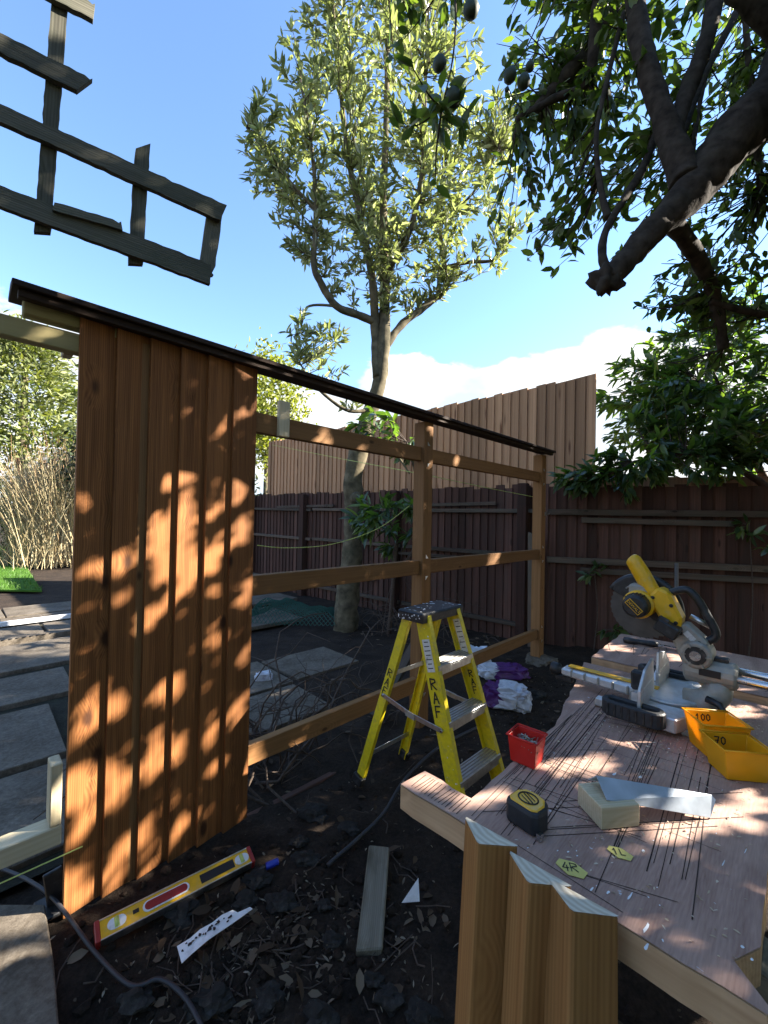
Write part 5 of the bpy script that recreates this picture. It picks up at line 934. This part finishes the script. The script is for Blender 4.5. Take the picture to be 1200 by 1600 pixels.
for T, d, nn_, l0, l1, wd_ in ((TLf, dn, -wL, .10, .24, .042), (TRf, dq, -wL, .05, .24, .040)):
    o_ = .0012 if T is TLf else -.0
    c_ = T+d*((l0+l1)/2)+nn_*(.001 if T is TLf else .0052); sd = unit(np.cross(d, wL)); mb = MB(); mb.box(c_, d*(l1-l0), sd*wd_, wL*.0012); lst = mb.build('label_sticker', M_LABEL, lad)
    for k in range(7): mb = MB(); mb.box(c_+d*(-(l1-l0)/2+.012+k*(l1-l0)/7.5)+nn_*.0009, d*.004, sd*wd_*(.55+.3*((k*37) % 5)/5), wL*.0004); mb.build('label_print', M_INK, lst)
rn = random.Random(9); mb = MB()
def splash(c_, ax, ay, nrm, r_):
    n = 8; q = [c_+ax*math.cos(2*math.pi*t/n)*r_*rn.uniform(.5, 1.2)+ay*math.sin(2*math.pi*t/n)*r_*rn.uniform(.4, 1.6)+nrm*.0009 for t in range(n)]; mb.add(q, [tuple(range(n))])
for k in range(34): splash(cc+wL*rn.uniform(-.15, .15)+vL*rn.uniform(-.07, .07)+ZZ*.0102, wL, vL, ZZ, rn.uniform(.002, .008))
for k in range(16): splash(cc-wL*.1565+vL*rn.uniform(-.07, .07)+ZZ*rn.uniform(-.032, .0), vL, ZZ, -wL, rn.uniform(.0015, .005))
for k in range(20): splash(TLf+dn*rn.uniform(.03, .7)+xs_*rn.uniform(-.03, .03)-wL*.0006, xs_, dn, -wL, rn.uniform(.001, .003))
mb.build('paint_splashes', M_WHITE, lad, kind='stuff')
# ------------------------------------------------------------------ spirit level and things lying on the soil
la, lbv = gnd(150, 1462, .03), gnd(393, 1338, .03); lx = unit(lbv-la); la = la-lx*.0; lev = root('spirit_level', 'yellow spirit level with red grips lying at the foot of the panel', 'spirit level', (la+lbv)/2*vec(1, 1, 0))
ly = unit(np.cross(ZZ, lx)); lz = unit(ZZ-ly*.28); ly = np.cross(lz, lx); LL = float(np.linalg.norm(lbv-la))
def lv(t, y, z=0): return la+lx*t+ly*y+lz*z
beam('level_body', lv(.006, 0), lv(LL-.006, 0), .056, .024, M_TOOLY, lev, up=lz, bev=.001)
for s_ in (-1, 1): beam('rail_flange', lv(.006, s_*.0285), lv(LL-.006, s_*.0285), .004, .029, M_ALU, lev, up=lz, bev=.0008)
for t0, t1 in ((0, .008), (LL-.008, LL)): beam('end_cap', lv(t0-.004, 0), lv(t1+.002, 0), .063, .031, M_DKRED, lev, up=lz, bev=.002)
def stad(c, L_, w_, n=8): return [c+lx*(math.copysign(L_/2-w_/2, math.cos(a_))+w_/2*math.cos(a_))+ly*(w_/2*math.sin(a_)) for a_ in np.linspace(0.01, 2*math.pi-.01, n*2)]
mb = MB(); mb.plate(stad(lv(LL*.40, 0, .0122), LL*.29, .034), lz, .0025); gs = mb.build('grip_surround', M_WHITE, lev)
mb = MB(); mb.plate(stad(lv(LL*.40, 0, .0148), LL*.265, .026), lz, .0012); mb.build('grip_pad', M_DKRED, gs)
beam('sticker', lv(LL*.62, 0, .0126), lv(LL*.86, 0, .0126), .030, .001, M_INK, lev, up=lz, bev=0)
for t in (.11, .92):
    mb = MB(); mb.plate(stad(lv(LL*t, 0, .0122), .05, .034), lz, .0018); vf = mb.build('vial_frame', M_WHITE, lev); mb = MB(); mb.tube([lv(LL*t, -.014, .0145), lv(LL*t, .014, .0145)], .0065, 10); mb.build('vial', M_STRING, vf, smooth=True)
beam('lettering_block', lv(LL*.20, .004, .0126), lv(LL*.235, .004, .0126), .012, .001, M_INK, lev, up=lz, bev=0)
# white torn strip with black print
q0, q1 = gnd(280, 1494, .03), gnd(394, 1420, .045); dx = unit(q1-q0); dy = unit(np.cross(ZZ, dx)); ws = root('plastic_strip', 'torn white plastic strip with smudged black print on the soil', 'plastic strip', q0*vec(1, 1, 0)); L_ = float(np.linalg.norm(q1-q0)); mb = MB()
o_ = [(0, -.028), (.03, -.022), (L_*.35, -.016), (L_*.8, -.010), (L_, -.003), (L_*.98, .008), (L_*.8, .012), (L_*.75, .030), (L_*.6, .034), (L_*.45, .028), (L_*.3, .032), (L_*.16, .026), (.0, .030)]
mb.plate([q0+dx*x+dy*y+unit(ZZ-dy*.4)*(.004+.01*math.sin(x*16)) for x, y in o_], ZZ, .0015); mb.build('sheet', M_WHITE, ws)
rq = random.Random(4)
for k in range(16):
    x = L_*(.05+.62*k/15)+rq.uniform(-.004, .004); c_ = q0+dx*x+dy*rq.uniform(.002, .022)+unit(ZZ-dy*.4)*(.0068+.01*math.sin(x*16)); sc = rq.uniform(.3, 1.0); n_ = 7; mb = MB()
    mb.plate([c_+dx*math.cos(2*math.pi*t/n_)*.008*sc*rq.uniform(.4, 1.3)+dy*math.sin(2*math.pi*t/n_)*.007*sc*rq.uniform(.4, 1.3) for t in range(n_)], ZZ, .0008); mb.build('print_smudge', M_INK, ws)
# blue lighter-like cap
p = gnd(425, 1350, .02); d = unit(vec(.9, .42, .1)); bl = root('blue_marker', 'small blue plastic marker lying on the soil beside the spirit level', 'marker', p*vec(1, 1, 0)); mb = MB(); mb.lathe(p-d*.022, d, [(.011, 0), (.012, .003), (.012, .042), (.010, .046)], 12); mb.build('cap', M_BLUE, bl, smooth=True); mb = MB(); mb.lathe(p-d*.05, d, [(.004, 0), (.008, .012), (.009, .028)], 10); mb.build('tip', M_BLACK, bl, smooth=True)
# weathered timber half buried
a, b = gnd(592, 1330, .03), gnd(577, 1490, -.005); o = beam('scrap_timber', a, b, .078, .035, W_SCRAP, None, bev=.004, rough=.012); tag(o, 'weathered grey timber piece half buried in the dark soil', 'timber')
p = gnd(640, 1396, .03); mb = MB(); mb.plate([p+vec(-.028, -.022, -.012), p+vec(.032, -.016, -.012), p+vec(.030, .02, .035)], unit(vec(.2, -.6, .7)), .003); tag(mb.build('plastic_shard', M_WHITE), 'small white triangular shard on the soil right of the scrap timber', 'shard')
stones = [(493, 1272, .055, 'grey rubble lump left of the buried timber, highest in the bed'), (468, 1315, .03, 'small grey rubble bit below the highest rubble lump'), (478, 1342, .045, 'rubble lump right of the blue marker'), (405, 1372, .045, 'rubble lump just below the blue marker'), (440, 1410, .05, 'pale-topped rubble lump right of the white strip'), (382, 1412, .04, 'rubble lump at the tip of the white strip'), (285, 1425, .05, 'flat dark rubble below the middle of the spirit level'), (545, 1295, .035, 'small crumbly rubble right of the highest lump'), (215, 1560, .05, 'grey stone on the cable at lower left'), (330, 1565, .055, 'long pale stone at the bottom left of centre'), (495, 1592, .05, 'yellowish stone cut off by the bottom edge'), (420, 1560, .045, 'stone between the two bottom-edge stones'), (610, 1560, .04, 'dark stone near the bottom, left of the leaning rails'), (585, 1530, .03, 'small stone just below the buried timber'), (372, 1330, .03, 'small stone behind the right end of the spirit level'), (660, 1590, .05, 'dark stone at the bottom edge beside the leaning rails'), (520, 1470, .03, 'small pale stone left of the buried timber foot'), (505, 1415, .025, 'brown pebble in the leaf litter'), (835, 1085, .06, 'grey rubble lump beside the far end of the bench'), (760, 1120, .035, 'rubble bit behind the ladder right leg'), (235, 1245, .0, '')]
for k, (x, y, r_, lab) in enumerate(stones):
    if r_: p = gnd(x, y, .001); o = stone('rubble_stone', p, r_*(.55+.45*min(1, p[1]/2.0)), lab, 'stone', M_STONE, k*3.7, (1.2, .85, .55), 3, 'rubble stones in the dug bed', .6)
# cables
def cable(P, r_, label, nm='cable', mat=M_CABLE):
    mb = MB(); mb.tube(smooth_path(P, 6), r_, 8); return tag(mb.build(nm, mat, smooth=True), label, 'cable')
cable([gnd(-60, 1340, .05), gnd(15, 1362, .05), gnd(70, 1392, .06), gnd(105, 1430, .04), gnd(150, 1490, .02), gnd(205, 1540, .02), gnd(250, 1530, .025), gnd(290, 1560, .02), gnd(325, 1625, .02)], .006, 'dark cable snaking over the paving and soil at lower left')
cable([gnd(512, 1352, .012), gnd(560, 1310, .02), gnd(600, 1270, .03), gnd(635, 1215, .03), gnd(690, 1165, .02), gnd(760, 1130, .02)], .008, 'black hose on the soil between the rubble and the ladder')
# dark edging and gravel board at the panel foot
beam_ = beam('gravel_board', A(.20, -.03, -.045), A(2.0, -.06, -.045), .03, .05, W_DARKF, None); tag(beam_, 'dark gravel board at ground level under the panel', 'gravel board')
a = gnd(92, 1420, 0); ds = root('black_post_spike', 'black post spike standing beside the panel bottom left corner', 'post spike', a); beam('spike_plate', a-ZZ*.02, a+ZZ*.135-U*.02, .05, .012, M_BLACK, ds, up=V); beam('spike_plate', a+ZZ*.02-U*.06, a+ZZ*.02+U*.03, .10, .012, M_BLACK, ds, up=ZZ)
# rubble sacks
def sack(label, c, sx, sy, sz, mat, mat2, seed, rz):
    bm = bmesh.new(); bmesh.ops.create_icosphere(bm, subdivisions=4, radius=1); ca, sa = math.cos(rz), math.sin(rz); vs_ = []
    for v in bm.verts:
        q = v.co; e = [math.copysign(abs(t)**.6, t) for t in q]; cr = noise.fractal((q.x*2+seed, q.y*2, q.z*2), .9, 2, 4)*.20+abs(noise.noise((q.x*4+seed, q.y*4, q.z*4)))*.2; x, y, z = e[0]*sx*(1+cr), e[1]*sy*(1+cr), e[2]*sz*(1+cr*1.6); vs_.append((c[0]+x*ca-y*sa, c[1]+x*sa+y*ca, max(c[2]+z+sz*.75, -.02)))
    fs = [tuple(v.index for v in f_.verts) for f_ in bm.faces]; bm.free(); r_ = root('plastic_sack', label, 'sack', c*vec(1, 1, 0)); o_ = np.mean(vs_, 0)
    me_o = obj('sack_body', np.array(vs_)-o_, fs, mat, r_, Matrix.Translation([float(t) for t in o_])); me_o.data.materials.append(mat2)
    for pl in me_o.data.polygons:
        cx = pl.center.x*ca+pl.center.y*sa; pl.material_index = 1 if cx < -sx*.35+.03*math.sin(seed+pl.center.z*30) else 0
    return r_
sack('crumpled white and purple sack on the soil right of the ladder', gnd(793, 1100), .15, .10, .075, M_BAGW, M_PURPLE, 1, -.5)
sack('crumpled purple sack behind the white sack, near the far post', gnd(785, 1056), .19, .09, .05, M_PURPLE, M_BAGW, 5, .1)
sack('blue and white crumpled sack behind the ladder top steps', gnd(742, 1042), .13, .09, .09, M_BAGB, M_BAGW, 9, .6)
sack('small crumpled white bag lying among the brambles', gnd(412, 1065), .06, .04, .04, M_BAGW, M_BAGW, 12, .2)
# old plank lying behind the ladder
o = beam('old_plank', gnd(585, 1120, .02), gnd(660, 985, .42), .07, .03, W_DRAIL, None); tag(o, 'dark old plank leaning behind the ladder', 'plank')
# ------------------------------------------------------------------ litter over the soil
def scatter(name, label, cat, n, region, Lr, Wr, mat, seed, flat=.35, zoff=.004):
    rn = np.random.default_rng(seed); P_ = []
    while len(P_) < n:
        x, y = region(rn)
        P_.append((x, y, hgt(x, y)+zoff+rn.random()*.006))
    P_ = np.array(P_); d = rn.normal(size=(n, 3)); d[:, 2] *= flat; nn_ = rn.normal(size=(n, 3))*.35+ZZ
    return tag(leaves(name, P_, d, nn_, rn.uniform(*Lr, n), rn.uniform(*Wr, n), mat, None, 'stuff'), label, cat)
def reg_front(rn):
    while True:
        u0, v0 = rn.uniform(-.6, 3.6), rn.uniform(-1.62, 1.2)
        p = uv(u0, v0)
        if p[1] > .35: return p[0], p[1]
def reg_clump(rn):
    c_ = [gnd(470, 1480), gnd(400, 1500), gnd(540, 1440), gnd(330, 1500)][rn.integers(0, 4)]; return c_[0]+rn.normal()*.16, c_[1]+rn.normal()*.13
def reg_back(rn): p = uv(rn.uniform(.9, 4.5), rn.uniform(-3.6, -1.7)); return p[0], p[1]
scatter('leaf_litter', 'dead brown leaves strewn over the dug soil', 'leaves', 170, reg_front, (.03, .07), (.015, .032), M_LITTER, 1)
scatter('leaf_litter', 'drift of dead leaves below the white plastic strip', 'leaves', 130, reg_clump, (.03, .075), (.015, .034), M_LITTER, 2)
scatter('leaf_litter', 'dead leaves on the ground behind the open fence', 'leaves', 260, reg_back, (.03, .08), (.015, .035), M_LITTER, 3)
def reg_patio(rn): p = uv(rn.uniform(-3.5, 1.2), rn.uniform(-6.5, -1.95)); return p[0], p[1]
scatter('leaf_litter', 'dead leaves and dirt on the paving left of the panel', 'leaves', 420, reg_patio, (.02, .07), (.012, .03), M_LITTER, 13, .2, .066)
scatter('wood_chips', 'wood chips and crumbs strewn over the dug soil', 'wood chips', 1500, reg_front, (.006, .022), (.003, .009), M_CHIP, 4, .6)
scatter('wood_chips', 'pale crumbs in the leaf drift near the spirit level', 'wood chips', 420, reg_clump, (.006, .03), (.003, .01), M_CHIP, 6, .6)
mb = MB(); rn = np.random.default_rng(8)
for k in range(150):
    x, y = reg_front(rn) if k < 90 else reg_clump(rn); a_ = rn.uniform(0, 6.28); L_ = rn.uniform(.04, .2); P_ = []
    for i in range(4): xx, yy = x+math.cos(a_)*L_*i/3+rn.normal()*.008, y+math.sin(a_)*L_*i/3+rn.normal()*.008; P_.append(vec(xx, yy, hgt(xx, yy)+.006+rn.random()*.012))
    mb.tube(P_, rn.uniform(.0012, .003), 4, cap=False)
tag(mb.build('twig_litter', M_TWIG, kind='stuff', smooth=True), 'thin roots and twigs lying on the dug soil', 'twigs')
v_, f_ = [], []; rn = np.random.default_rng(21); sm = MB()
for k in range(900):
    x, y = reg_front(rn) if k < 600 else reg_clump(rn); q, fq = blob((x, y, hgt(x, y)+.002), rn.uniform(.005, .022), k*1.3, 1, .5, (1, 1, .8)); sm.add(q, fq)
tag(sm.build('soil_clods', M_SOIL, kind='stuff', smooth=False), 'clods of dark soil over the dug bed', 'soil')
